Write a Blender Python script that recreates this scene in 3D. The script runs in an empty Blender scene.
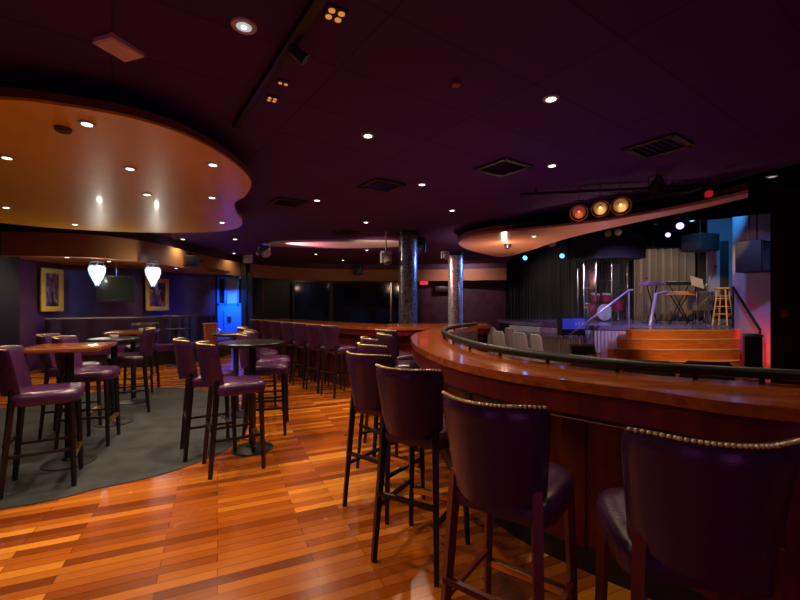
import bpy, bmesh, math, random
from mathutils import Vector, Matrix
random.seed(7)
S = bpy.context.scene
C = S.collection
PI = math.pi
H = 1.45          # eye height of the camera
F = 410.0         # focal length in pixels of the 800 px wide frame
Y0 = 303.0        # horizon row

def P(x, y, h):                       # point of height h seen at (x, y)
    Y = (h - H) * F / (Y0 - y)
    return Vector(((x - 400) / F * Y, Y, h))
def Q(x, y, Y):                       # point at distance Y seen at (x, y)
    return Vector(((x - 400) / F * Y, Y, H + (Y0 - y) / F * Y))

# ------------------------------------------------------------------ materials
MATS = {}
def nt(name):
    m = bpy.data.materials.new(name); m.use_nodes = True
    return m, m.node_tree.nodes, m.node_tree.links, m.node_tree.nodes['Principled BSDF']
def mat(name, col, rough=.5, metal=0., spec=.5, coat=0., noise=0., nscale=12., bump=0., emit=None, estr=0., trans=0.):
    m, N, L, b = nt(name)
    b.inputs['Base Color'].default_value = (*col, 1)
    b.inputs['Roughness'].default_value = rough
    b.inputs['Metallic'].default_value = metal
    b.inputs['Specular IOR Level'].default_value = spec
    b.inputs['Coat Weight'].default_value = coat
    b.inputs['Coat Roughness'].default_value = .08
    b.inputs['Transmission Weight'].default_value = trans
    if emit:
        b.inputs['Emission Color'].default_value = (*emit, 1)
        b.inputs['Emission Strength'].default_value = estr
    if noise or bump:
        tc = N.new('ShaderNodeTexCoord'); n = N.new('ShaderNodeTexNoise')
        n.inputs['Scale'].default_value = nscale; n.inputs['Detail'].default_value = 5
        L.new(tc.outputs['Object'], n.inputs['Vector'])
        if noise:
            r = N.new('ShaderNodeValToRGB')
            r.color_ramp.elements[0].position = .3; r.color_ramp.elements[1].position = .7
            r.color_ramp.elements[0].color = (*[c * (1 - noise) for c in col], 1)
            r.color_ramp.elements[1].color = (*[min(1, c * (1 + noise)) for c in col], 1)
            L.new(n.outputs['Fac'], r.inputs['Fac']); L.new(r.outputs['Color'], b.inputs['Base Color'])
        if bump:
            bp = N.new('ShaderNodeBump'); bp.inputs['Strength'].default_value = bump; bp.inputs['Distance'].default_value = .01
            L.new(n.outputs['Fac'], bp.inputs['Height']); L.new(bp.outputs['Normal'], b.inputs['Normal'])
    MATS[name] = m
    return m
def wood(name, c0, c1, rough=.25, coat=.3, scale=(1.2, 14, 14), rot=0.):
    m, N, L, b = nt(name)
    tc = N.new('ShaderNodeTexCoord'); mp = N.new('ShaderNodeMapping'); n = N.new('ShaderNodeTexNoise'); r = N.new('ShaderNodeValToRGB')
    mp.inputs['Scale'].default_value = scale; mp.inputs['Rotation'].default_value = (0, 0, rot)
    n.inputs['Scale'].default_value = 2.2; n.inputs['Detail'].default_value = 6; n.inputs['Distortion'].default_value = .6
    L.new(tc.outputs['Object'], mp.inputs['Vector']); L.new(mp.outputs['Vector'], n.inputs['Vector']); L.new(n.outputs['Fac'], r.inputs['Fac'])
    r.color_ramp.elements[0].position = .32; r.color_ramp.elements[1].position = .7
    r.color_ramp.elements[0].color = (*c0, 1); r.color_ramp.elements[1].color = (*c1, 1)
    L.new(r.outputs['Color'], b.inputs['Base Color'])
    b.inputs['Roughness'].default_value = rough; b.inputs['Coat Weight'].default_value = coat; b.inputs['Coat Roughness'].default_value = .07
    MATS[name] = m
    return m
def plank_floor():
    m, N, L, b = nt('plank floor')
    tc = N.new('ShaderNodeTexCoord'); mp = N.new('ShaderNodeMapping'); mp.inputs['Rotation'].default_value = (0, 0, math.radians(-24))
    L.new(tc.outputs['Object'], mp.inputs['Vector'])
    br = N.new('ShaderNodeTexBrick')
    br.offset = .37; br.offset_frequency = 2; br.squash = 1
    br.inputs['Scale'].default_value = 1.0
    br.inputs['Brick Width'].default_value = .78; br.inputs['Row Height'].default_value = .072
    br.inputs['Mortar Size'].default_value = .0014; br.inputs['Mortar Smooth'].default_value = .1
    br.inputs['Color1'].default_value = (0, 0, 0, 1); br.inputs['Color2'].default_value = (1, 1, 1, 1); br.inputs['Mortar'].default_value = (.0, .0, .0, 1)
    br.inputs['Bias'].default_value = 0
    L.new(mp.outputs['Vector'], br.inputs['Vector'])
    r = N.new('ShaderNodeValToRGB'); e = r.color_ramp.elements
    e[0].position = .0; e[0].color = (.17, .036, .005, 1); e[1].position = 1; e[1].color = (.72, .27, .030, 1)
    a = e.new(.3); a.color = (.29, .064, .006, 1); a = e.new(.55); a.color = (.37, .090, .008, 1); a = e.new(.8); a.color = (.47, .135, .013, 1)
    L.new(br.outputs['Color'], r.inputs['Fac'])
    n = N.new('ShaderNodeTexNoise'); mp2 = N.new('ShaderNodeMapping'); mp2.inputs['Scale'].default_value = (2.5, 45, 1)
    L.new(mp.outputs['Vector'], mp2.inputs['Vector']); L.new(mp2.outputs['Vector'], n.inputs['Vector']); n.inputs['Scale'].default_value = 1.5; n.inputs['Detail'].default_value = 6
    mr = N.new('ShaderNodeMapRange'); mr.inputs['To Min'].default_value = .72; mr.inputs['To Max'].default_value = 1.22
    L.new(n.outputs['Fac'], mr.inputs['Value'])
    mx = N.new('ShaderNodeMix'); mx.data_type = 'RGBA'; mx.blend_type = 'MULTIPLY'; mx.inputs['Factor'].default_value = 1
    L.new(r.outputs['Color'], mx.inputs['A']); L.new(mr.outputs['Result'], mx.inputs['B'])
    mm = N.new('ShaderNodeMix'); mm.data_type = 'RGBA'; mm.inputs['B'].default_value = (.05, .012, .004, 1)
    L.new(br.outputs['Fac'], mm.inputs['Factor']); L.new(mx.outputs['Result'], mm.inputs['A'])
    L.new(mm.outputs['Result'], b.inputs['Base Color'])
    n2 = N.new('ShaderNodeTexNoise'); n2.inputs['Scale'].default_value = 3; L.new(tc.outputs['Object'], n2.inputs['Vector'])
    mr2 = N.new('ShaderNodeMapRange'); mr2.inputs['To Min'].default_value = .13; mr2.inputs['To Max'].default_value = .34
    L.new(n2.outputs['Fac'], mr2.inputs['Value']); L.new(mr2.outputs['Result'], b.inputs['Roughness'])
    bp = N.new('ShaderNodeBump'); bp.inputs['Strength'].default_value = .12; bp.inputs['Distance'].default_value = .003
    L.new(n.outputs['Fac'], bp.inputs['Height']); L.new(bp.outputs['Normal'], b.inputs['Normal'])
    b.inputs['Specular IOR Level'].default_value = .32
    MATS['floor'] = m
def tile_ceiling():
    m, N, L, b = nt('ceiling tiles')
    tc = N.new('ShaderNodeTexCoord'); mp = N.new('ShaderNodeMapping'); mp.inputs['Rotation'].default_value = (0, 0, math.radians(-35))
    L.new(tc.outputs['Object'], mp.inputs['Vector'])
    br = N.new('ShaderNodeTexBrick'); br.offset = 0; br.inputs['Scale'].default_value = 1
    br.inputs['Brick Width'].default_value = 1.22; br.inputs['Row Height'].default_value = .61; br.inputs['Mortar Size'].default_value = .010
    br.inputs['Color1'].default_value = (.066, .024, .115, 1); br.inputs['Color2'].default_value = (.075, .027, .130, 1); br.inputs['Mortar'].default_value = (.046, .017, .080, 1)
    L.new(mp.outputs['Vector'], br.inputs['Vector'])
    n = N.new('ShaderNodeTexNoise'); n.inputs['Scale'].default_value = 60; n.inputs['Detail'].default_value = 3; L.new(tc.outputs['Object'], n.inputs['Vector'])
    mr = N.new('ShaderNodeMapRange'); mr.inputs['To Min'].default_value = .7; mr.inputs['To Max'].default_value = 1.3
    L.new(n.outputs['Fac'], mr.inputs['Value'])
    mx = N.new('ShaderNodeMix'); mx.data_type = 'RGBA'; mx.blend_type = 'MULTIPLY'; mx.inputs['Factor'].default_value = 1
    L.new(br.outputs['Color'], mx.inputs['A']); L.new(mr.outputs['Result'], mx.inputs['B']); L.new(mx.outputs['Result'], b.inputs['Base Color'])
    b.inputs['Roughness'].default_value = .8; b.inputs['Specular IOR Level'].default_value = .25
    MATS['ceiling'] = m
def mosaic(name='mosaic', hi=(.35, .34, .36), lo=(.02, .02, .025), metal=.85):
    m, N, L, b = nt(name)
    tc = N.new('ShaderNodeTexCoord'); v = N.new('ShaderNodeTexVoronoi'); v.inputs['Scale'].default_value = 30
    L.new(tc.outputs['Object'], v.inputs['Vector'])
    r = N.new('ShaderNodeValToRGB'); r.color_ramp.elements[0].color = (*lo, 1); r.color_ramp.elements[1].color = (*hi, 1)
    L.new(v.outputs['Color'], r.inputs['Fac']); L.new(r.outputs['Color'], b.inputs['Base Color'])
    b.inputs['Metallic'].default_value = metal; b.inputs['Roughness'].default_value = .28
    bp = N.new('ShaderNodeBump'); bp.inputs['Strength'].default_value = .6; bp.inputs['Distance'].default_value = .02
    L.new(v.outputs['Color'], bp.inputs['Height']); L.new(bp.outputs['Normal'], b.inputs['Normal'])
    MATS[name] = m
def painting(name, cols, seed):
    m, N, L, b = nt(name)
    tc = N.new('ShaderNodeTexCoord'); n = N.new('ShaderNodeTexNoise'); n.inputs['Scale'].default_value = 5; n.inputs['Distortion'].default_value = 1.5
    mp = N.new('ShaderNodeMapping'); mp.inputs['Location'].default_value = (seed, seed, seed); mp.inputs['Scale'].default_value = (1.6, 1, .7)
    L.new(tc.outputs['Object'], mp.inputs['Vector']); L.new(mp.outputs['Vector'], n.inputs['Vector'])
    r = N.new('ShaderNodeValToRGB'); e = r.color_ramp.elements
    e[0].position = .34; e[0].color = (*cols[0], 1); e[1].position = .66; e[1].color = (*cols[-1], 1)
    for i, c in enumerate(cols[1:-1]):
        k = e.new(.34 + .32 * (i + 1) / (len(cols) - 1)); k.color = (*c, 1)
    L.new(n.outputs['Fac'], r.inputs['Fac']); L.new(r.outputs['Color'], b.inputs['Base Color']); b.inputs['Roughness'].default_value = .4
    MATS[name] = m

plank_floor(); tile_ceiling(); mosaic('mosaic', (.28, .24, .25), (.012, .01, .013), .6); mosaic('mosaic pale', (.75, .70, .66), (.12, .11, .11), .5)
painting('painting warm', [(.02, .01, .02), (.10, .06, .16), (.25, .08, .03), (.4, .3, .15)], 1.7)
painting('painting pale', [(.01, .01, .015), (.05, .04, .06), (.3, .1, .04), (.5, .45, .4)], 4.1)
mat('carpet', (.034, .039, .042), .95, noise=.35, nscale=5, bump=.5)
mat('table black', (.007, .006, .006), .28)
mat('purple wall', (.080, .025, .046), .5, noise=.35, nscale=3)
mat('dark wall', (.005, .004, .007), .5)
mat('red black wall', (.085, .014, .026), .5)
mat('stage black', (.005, .005, .007), .7)
mat('stage deck', (.20, .18, .25), .25, coat=.3)
mat('pale blue wall', (.30, .32, .42), .7)
mat('black glass', (.004, .006, .018), .08, spec=.6)
mat('black frame', (.012, .012, .014), .35)
mat('tan plaster', (.40, .19, .065), .55, noise=.06, nscale=4)
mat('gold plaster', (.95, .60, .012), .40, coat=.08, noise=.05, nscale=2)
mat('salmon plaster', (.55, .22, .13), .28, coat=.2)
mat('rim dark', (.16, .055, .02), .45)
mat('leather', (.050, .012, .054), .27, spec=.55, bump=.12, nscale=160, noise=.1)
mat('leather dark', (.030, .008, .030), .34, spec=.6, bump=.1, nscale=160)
mat('bench leather', (.085, .014, .075), .38, spec=.5, noise=.15, nscale=6)
mat('bench back', (.020, .008, .020), .4, noise=.5, nscale=6)
mat('black leg', (.007, .005, .006), .35)
mat('mahogany leg', (.13, .018, .014), .32)
mat('black metal', (.010, .010, .012), .45, metal=.3)
mat('brass', (.70, .45, .14), .28, metal=1)
mat('nail brass', (.92, .72, .34), .32, metal=.75)
mat('chrome', (.75, .75, .78), .14, metal=1)
mat('steel', (.5, .5, .55), .25, metal=1)
mat('gold leaf', (.90, .60, .05), .35, metal=.2, bump=.6, nscale=40, noise=.2)
mat('black plastic', (.012, .012, .014), .4)
mat('dark casing2', (.10, .05, .025), .5)
mat('grey plastic', (.16, .17, .17), .5)
mat('white plastic', (.6, .58, .55), .5)
mat('tan plastic', (.85, .66, .52), .6)
mat('grey chair', (.36, .33, .34), .6)
mat('black curtain', (.038, .031, .030), .85)
mat('grey curtain', (.20, .15, .115), .85, noise=.1)
mat('pale frame', (.5, .47, .55), .4)
mat('white skirt', (.62, .60, .56), .7)
mat('tan skirt', (.30, .27, .22), .7)
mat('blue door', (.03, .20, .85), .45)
mat('blue lit cloth', (.14, .20, .85), .4)  # blue light on the rack's cloth front, put into the base colour
mat('pale keys', (.6, .6, .65), .35)
mat('brown keyboard', (.48, .24, .08), .4)
mat('pink keyboard', (.32, .20, .28), .4)
mat('drum red', (.35, .03, .08), .2, coat=.6)
mat('drum head', (.6, .6, .62), .4)
mat('crystal', (.9, .93, 1.0), .05, trans=.5, emit=(.45, .74, 1), estr=.30)
m_ = bpy.data.materials.new('acrylic'); m_.use_nodes = True; n_t = m_.node_tree
for q_ in list(n_t.nodes): n_t.nodes.remove(q_)
o_, x_, a_, g_ = (n_t.nodes.new('ShaderNode' + k) for k in ('OutputMaterial', 'MixShader', 'BsdfTransparent', 'BsdfGlossy'))
a_.inputs[0].default_value = (.93, .95, .97, 1); g_.inputs['Roughness'].default_value = .05; x_.inputs[0].default_value = .10
n_t.links.new(a_.outputs[0], x_.inputs[1]); n_t.links.new(g_.outputs[0], x_.inputs[2]); n_t.links.new(x_.outputs[0], o_.inputs[0]); MATS['acrylic'] = m_
mat('glass', (.8, .85, .85), .05, trans=.7)
mat('screen', (.016, .022, .018), .12, spec=.6)
mat('lamp lens', (.9, .85, .75), .4, emit=(1, .92, .80), estr=6)
mat('lamp dim', (.5, .5, .5), .4, emit=(.85, .95, 1), estr=.45)
mat('pendant glow', (.9, .95, 1), .4, emit=(.70, .88, 1), estr=2.4)
mat('amber dot', (.8, .4, .1), .4, emit=(1, .42, .10), estr=.5)
mat('exit red', (.6, .02, .03), .4, emit=(1, .03, .10), estr=1.0)
mat('blue led', (.2, .4, 1), .3, emit=(.05, .28, 1), estr=7)
mat('cyan led', (.2, .8, 1), .3, emit=(.06, .6, 1), estr=6)
mat('violet led', (.4, .3, 1), .3, emit=(.30, .22, 1), estr=6)
mat('red led', (1, .1, .1), .3, emit=(1, .03, .03), estr=.22)
mat('gel yellow', (.22, .17, .06), .5)
wood('bar wood', (.26, .045, .007), (.52, .125, .018), rough=.16, coat=.5, scale=(1.5, 9, 9), rot=.7)
wood('bar panel', (.085, .006, .007), (.165, .013, .011), rough=.30, coat=.15, scale=(7, 7, .8))  # grain colours darkened for overhang shade and shifted towards red light
wood('table wood', (.15, .038, .011), (.28, .088, .026), rough=.2, coat=.4)
wood('step wood', (.34, .085, .018), (.56, .17, .038), rough=.32, coat=.15)
wood('stool wood', (.62, .30, .07), (.85, .48, .14), rough=.35, coat=.2)
wood('pedestal wood', (.36, .09, .02), (.55, .18, .045), rough=.4, coat=.1, scale=(8, 8, 1))

# ------------------------------------------------------------------ mesh helpers
def new(): return bmesh.new()
def box(bm, c, s, rz=0., bev=0., M=None):
    r = bmesh.ops.create_cube(bm, size=1)
    vs = r['verts']
    bmesh.ops.scale(bm, vec=s, verts=vs)
    if bev:
        es = list({e for v in vs for e in v.link_edges})
        q = bmesh.ops.bevel(bm, geom=es, offset=bev, segments=2, profile=.6, affect='EDGES')
        vs = list({v for f in q['faces'] for v in f.verts} | {v for v in vs if v.is_valid})
    T = Matrix.Translation(c) @ (M if M else Matrix.Rotation(rz, 4, 'Z'))
    bmesh.ops.transform(bm, matrix=T, verts=vs)
    return vs
def bar(bm, a, b, r0, r1=None, n=10, square=False, roll=None):
    a, b = Vector(a), Vector(b); d = b - a
    r1 = r0 if r1 is None else r1
    if square: n = 4
    r = bmesh.ops.create_cone(bm, cap_ends=True, segments=n, radius1=r0 * (1.414 if square else 1), radius2=r1 * (1.414 if square else 1), depth=d.length)
    M = Matrix.Translation((a + b) / 2) @ d.to_track_quat('Z', 'Y').to_matrix().to_4x4()
    if square: M = M @ Matrix.Rotation(PI / 4 + (roll or 0), 4, 'Z')
    bmesh.ops.transform(bm, matrix=M, verts=r['verts'])
def cyl(bm, c, r, z0, z1, n=32, r1=None): bar(bm, (c[0], c[1], z0), (c[0], c[1], z1), r, r1, n)
def lathe(bm, prof, c=(0, 0, 0), n=32, caps=True):
    rings = []
    for (r, z) in prof:
        rings.append([bm.verts.new((c[0] + r * math.cos(2 * PI * k / n), c[1] + r * math.sin(2 * PI * k / n), c[2] + z)) for k in range(n)])
    for a, b in zip(rings, rings[1:]):
        for k in range(n): bm.faces.new((a[k], a[(k + 1) % n], b[(k + 1) % n], b[k]))
    if caps: bm.faces.new(rings[0][::-1]); bm.faces.new(rings[-1])
def tube(bm, pts, r, n=8):
    pts = [Vector(p) for p in pts]
    rings = []
    for i, p in enumerate(pts):
        d = (pts[min(i + 1, len(pts) - 1)] - pts[max(i - 1, 0)]).normalized()
        q = d.to_track_quat('Z', 'Y')
        rings.append([bm.verts.new(p + q @ Vector((r * math.cos(2 * PI * k / n), r * math.sin(2 * PI * k / n), 0))) for k in range(n)])
    for a, b in zip(rings, rings[1:]):
        best = min(range(n), key=lambda s: sum((a[k].co - b[(k + s) % n].co).length for k in range(n)))
        for k in range(n): bm.faces.new((a[k], a[(k + 1) % n], b[(k + 1 + best) % n], b[(k + best) % n]))
    bm.faces.new(rings[0][::-1]); bm.faces.new(rings[-1])
def prism(bm, poly, z0, z1):
    lo = [bm.verts.new((p[0], p[1], z0)) for p in poly]; hi = [bm.verts.new((p[0], p[1], z1)) for p in poly]
    n = len(poly)
    for k in range(n): bm.faces.new((lo[k], lo[(k + 1) % n], hi[(k + 1) % n], hi[k]))
    f0 = bm.faces.new(lo[::-1]); f1 = bm.faces.new(hi)
    bmesh.ops.triangulate(bm, faces=[f0, f1])
def strip(bm, A, B, z0, z1):                 # slab between two paths of the same length
    n = len(A)
    v = [[bm.verts.new((*A[i][:2], z0)), bm.verts.new((*B[i][:2], z0)), bm.verts.new((*B[i][:2], z1)), bm.verts.new((*A[i][:2], z1))] for i in range(n)]
    for i in range(n - 1):
        for k in range(4): bm.faces.new((v[i][k], v[i][(k + 1) % 4], v[i + 1][(k + 1) % 4], v[i + 1][k]))
    bm.faces.new(v[0][::-1]); bm.faces.new(v[-1])
def ball(bm, c, r, u=10, v=8): bmesh.ops.create_uvsphere(bm, u_segments=u, v_segments=v, radius=r, matrix=Matrix.Translation(c))
def spline(pts, n=8, closed=False):
    pts = [Vector((*p, 0)) if len(p) == 2 else Vector(p) for p in pts]
    out = []; m = len(pts)
    for i in range(m if closed else m - 1):
        g = (lambda k: pts[k % m]) if closed else (lambda k: pts[max(0, min(m - 1, k))])
        p0, p1, p2, p3 = g(i - 1), g(i), g(i + 1), g(i + 2)
        for k in range(n):
            t = k / n
            out.append(.5 * ((2 * p1) + (p2 - p0) * t + (2 * p0 - 5 * p1 + 4 * p2 - p3) * t * t + (3 * p1 - p0 - 3 * p2 + p3) * t ** 3))
    if not closed: out.append(pts[-1])
    return out
def offset(path, d):                          # to the left of travel for d > 0
    out = []
    for i, p in enumerate(path):
        t = (path[min(i + 1, len(path) - 1)] - path[max(i - 1, 0)]).normalized()
        out.append(Vector((p.x - t.y * d, p.y + t.x * d, p.z)))
    return out
def obj(name, bm, m, parent=None, smooth=True, loc=None, rz=0.):
    bmesh.ops.recalc_face_normals(bm, faces=bm.faces[:])
    me = bpy.data.meshes.new(name); bm.to_mesh(me); bm.free()
    me.materials.append(MATS[m] if isinstance(m, str) else m)
    if smooth:
        me.polygons.foreach_set('use_smooth', [True] * len(me.polygons)); me.set_sharp_from_angle(angle=math.radians(38))
    o = bpy.data.objects.new(name, me); C.objects.link(o)
    if parent: o.parent = parent
    if loc is not None: o.location = loc
    o.rotation_euler.z = rz
    return o
def tag(o, label, cat, group=None):
    o['label'] = label; o['category'] = cat
    if group: o['group'] = group
    return o
def thing(name, label, cat, loc=(0, 0, 0), rz=0., group=None):
    o = bpy.data.objects.new(name, None); C.objects.link(o); o.empty_display_size = .1
    o.location = loc; o.rotation_euler.z = rz
    return tag(o, label, cat, group)
def struct(name, bm, m, label=None, cat=None, **k):
    o = obj(name, bm, m, **k); o['kind'] = 'structure'
    if label: o['label'] = label
    if cat: o['category'] = cat
    return o
def copy_tree(o, parent=None):
    c = o.copy(); C.objects.link(c)
    if parent: c.parent = parent
    for ch in list(o.children): copy_tree(ch, c)
    return c
def yaw(fx, fy): return math.atan2(-fx, fy)
def lamp(kind, name, loc, power, col, aim=None, size=90, blend=1., rad=.04, parent=None, sx=None, sy=None):
    d = bpy.data.lights.new(name, kind); d.energy = power; d.color = col
    o = bpy.data.objects.new(name, d); C.objects.link(o); o.location = loc
    if kind == 'SPOT': d.spot_size = math.radians(size); d.spot_blend = blend
    if kind == 'AREA':
        d.shape = 'RECTANGLE'; d.size = sx; d.size_y = sy
    else: d.shadow_soft_size = rad
    if aim is not None: o.rotation_euler = (Vector(aim) - Vector(loc)).to_track_quat('-Z', 'Y').to_euler()
    return o

# ------------------------------------------------------------------ camera
cd = bpy.data.cameras.new('camera'); cam = bpy.data.objects.new('camera', cd); C.objects.link(cam)
cam.location = (0, 0, H); cam.rotation_euler = (PI / 2, 0, 0)
cd.sensor_width = 36; cd.lens = F / 800 * 36; cd.shift_y = (Y0 - 300) / 800; cd.clip_start = .02
S.camera = cam
S.view_settings.view_transform = 'Standard'; S.view_settings.look = 'None'; S.view_settings.gamma = 1; S.view_settings.exposure = 0
S.view_settings.use_curve_mapping = False
w = bpy.data.worlds.new('world'); S.world = w; w.use_nodes = True
w.node_tree.nodes['Background'].inputs[0].default_value = (.35, .15, .45, 1); w.node_tree.nodes['Background'].inputs[1].default_value = .004
S.cycles.max_bounces = 8; S.cycles.sample_clamp_indirect = 4
S.cycles.use_denoising = True

CEIL = 3.0
STAGE = .8
# ------------------------------------------------------------------ room shell
b = new(); prism(b, [(-12, -4), (12, -4), (12, 18.5), (-12, 18.5)], -.1, 0); struct('floor', b, 'floor', smooth=False)
carpet_pts = [(-4.6, 2.2), (-2.79, 2.88), (-2.35, 3.2), (-2.05, 3.42), (-1.82, 3.75), (-1.70, 4.15), (-1.75, 4.7), (-2.1, 5.5), (-2.6, 6.3), (-3.3, 6.85), (-4.2, 7.0), (-5.0, 6.6), (-5.5, 5.6), (-6.4, 4.2), (-6.3, 2.6)]
b = new(); prism(b, spline(carpet_pts, 6, True), 0, .006); struct('floor_carpet', b, 'carpet', 'grey carpet area with a curved edge set into the wood floor', 'carpet')
edge = [(4.6, 4.2), (4.35, 4.7), (4.12, 5.3), (3.92, 6.2), (3.62, 7.2), (3.38, 8.3), (3.25, 9.8), (3.35, 11.5), (3.7, 13.5), (4.2, 17.2)]
edge_s = spline(edge, 5)
b = new(); prism(b, [(-12, -4), (12, -4), (12, 4.2)] + [(p.x, p.y) for p in edge_s] + [(-12, 17.5)], CEIL, CEIL + .12); struct('ceiling', b, 'ceiling', smooth=False)
b = new(); strip(b, [(p.x + .02, p.y) for p in edge_s], [(p.x + .12, p.y) for p in edge_s], CEIL + .02, 4.4); struct('trim_1', b, 'stage black', 'dark header wall above the stage opening', 'wall')
b = new(); prism(b, [(3, 4), (12, 4), (12, 18.5), (3, 18.5)], 4.4, 4.5); struct('ceiling_stage', b, 'stage black')
wl = spline([(-11, -4), (-10.8, 4), (-9.4, 6.6), (-7.95, 7.9), (-7.85, 8.7), (-7.95, 9.6), (-7.6, 10.3), (-7.02, 10.9), (-6.88, 11.5), (-6.82, 12.2), (-6.5, 12.9), (-5.97, 13.25)], 5)
b = new(); strip(b, wl, offset(wl, .15), 0, CEIL); struct('wall_left', b, 'purple wall')
wb = spline([(-5.0, 13.3), (-5.05, 14.2), (-4.98, 15.3), (-4.5, 16.5), (-3.4, 17.1), (-1.5, 17.15), (.9, 17.1)], 5)
b = new(); strip(b, wb, offset(wb, .15), 0, CEIL); struct('wall_back', b, 'dark wall')
wp = [(.9, 17.1), (2.6, 16.9), (4.4, 16.7)]
b = new(); strip(b, wp, [(p[0] + .05, p[1] + .15) for p in wp], 0, CEIL + .02); struct('wall_back_purple', b, 'purple wall')
b = new(); prism(b, [(4.3, 16.7), (12, 16.7), (12, 16.85), (4.3, 16.85)], 0, 4.4); struct('wall_stage', b, 'stage black')
b = new(); prism(b, [(8.72, 6.25), (8.87, 6.25), (8.87, 10.75), (8.72, 10.75)], 0, 4.4); struct('wall_right', b, 'pale blue wall')
b = new(); prism(b, [(11.8, 6.2), (11.95, 6.2), (11.95, 16.8), (11.8, 16.8)], 0, 4.4); struct('wall_stage_right', b, 'stage black')
b = new(); prism(b, [(5.42, 6.0), (11.5, 6.0), (11.5, 6.3), (5.70, 6.3)], 0, 4.4); struct('wall_right_near', b, 'red black wall', smooth=False)
b = new(); prism(b, [(11.4, -4), (11.55, -4), (11.55, 6.2), (11.4, 6.2)], 0, CEIL); struct('wall_right_front', b, 'red black wall')
b = new(); prism(b, [(-11.5, -4), (11.5, -4), (11.5, -3.85), (-11.5, -3.85)], 0, CEIL); struct('wall_front', b, 'purple wall')
b = new(); prism(b, [(-9.3, 7.35), (-7.42, 7.45), (-7.42, 8.0), (-9.3, 8.0)], 0, CEIL); struct('wall_left_pier', b, 'dark wall', smooth=False)
# soffit band in front of the left and back walls
sp = spline([(-10, 7.3), (-8.4, 7.5), (-7.4, 7.62), (-6.6, 7.72), (-6.0, 7.95), (-5.6, 8.5), (-5.42, 9.5), (-5.45, 11.2), (-5.42, 12.3), (-5.15, 13.5), (-4.5, 14.8), (-3.3, 15.8), (-1, 16.4), (2, 16.2), (4.05, 15.6)], 5)
b = new(); strip(b, sp, offset(sp, .12), 2.33, 2.78); struct('trim_2', b, 'tan plaster', 'tan curved bulkhead band running along the left and back walls', 'bulkhead')
b = new(); strip(b, offset(sp, .12), offset(sp, .2), 2.78, CEIL); struct('trim_3', b, 'purple wall')
# underside ledge reaching back to the walls (left part)
so = [(p.x, p.y) for p in offset(sp, .12)]
b = new(); prism(b, so[:46] + [(-5.6, 13.3), (-6.0, 13.3), (-6.5, 12.95), (-6.85, 12.2), (-6.95, 11.0), (-7.7, 10.3), (-8.0, 9.6), (-8.0, 8.0), (-9.3, 8.0)], 2.36, 2.44); struct('ceiling_soffit', b, 'tan plaster')

# black window wall
def window(n, x0, y0, x1, y1):
    a, c = Vector((x0, y0, 0)), Vector((x1, y1, 0)); d = (c - a); nrm = Vector((d.y, -d.x, 0)).normalized()
    o = bpy.data.objects.new('window_%d' % n, None); C.objects.link(o); o['kind'] = 'structure'
    b = new(); A = a + nrm * .05; B = c + nrm * .05
    strip(b, [A, B], [A - nrm * .02, B - nrm * .02], .55, 2.3); obj('pane', b, 'black glass', o, smooth=False)
    b = new()
    for p in (a, c): bar(b, p + nrm * .06 + Vector((0, 0, .5)), p + nrm * .06 + Vector((0, 0, 2.35)), .03, square=True)
    for z in (.52, 2.33): bar(b, a + nrm * .06 + Vector((0, 0, z)), c + nrm * .06 + Vector((0, 0, z)), .03, square=True)
    obj('frame', b, 'black frame', o, smooth=False)
window(1, -4.3, 16.5, -2.9, 17.02)
window(2, -2.8, 17.03, -.4, 17.05)
window(3, -.32, 17.05, .55, 17.03)
b = new(); bar(b, Q(391, 322, 16.6), Q(391, 283, 16.6), .035, square=True); struct('trim_4', b, 'steel', 'slim steel upright between the dark back windows', 'post')
# blue lit door at the end of the left wall
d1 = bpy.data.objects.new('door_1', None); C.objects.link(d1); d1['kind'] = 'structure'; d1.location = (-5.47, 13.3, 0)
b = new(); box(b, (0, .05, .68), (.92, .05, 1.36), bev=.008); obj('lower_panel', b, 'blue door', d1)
b = new()
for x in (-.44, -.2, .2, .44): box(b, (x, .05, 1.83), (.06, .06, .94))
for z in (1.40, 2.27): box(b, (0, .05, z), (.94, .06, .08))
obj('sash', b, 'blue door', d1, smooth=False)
b = new(); box(b, (-.32, .06, 1.83), (.2, .012, .85)); obj('pane', b, 'black glass', d1)
b = new(); box(b, (0, .06, 1.83), (.36, .012, .85)); obj('pane', b, 'pale blue wall', d1)
b = new(); box(b, (.32, .06, 1.83), (.2, .012, .85)); obj('pane', b, 'black glass', d1)
b = new(); bar(b, (-.26, .0, .7), (-.26, .0, 1.2), .015); obj('handle', b, 'chrome', d1)
b = new(); box(b, (-.08, .012, .93), (.13, .02, .17)); obj('notice', b, 'black plastic', d1)
b = new(); box(b, (0, .12, 1.2), (1.3, .06, 2.5)); struct('wall_door_end', b, 'dark wall', loc=(-5.47, 13.3, 0))

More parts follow.
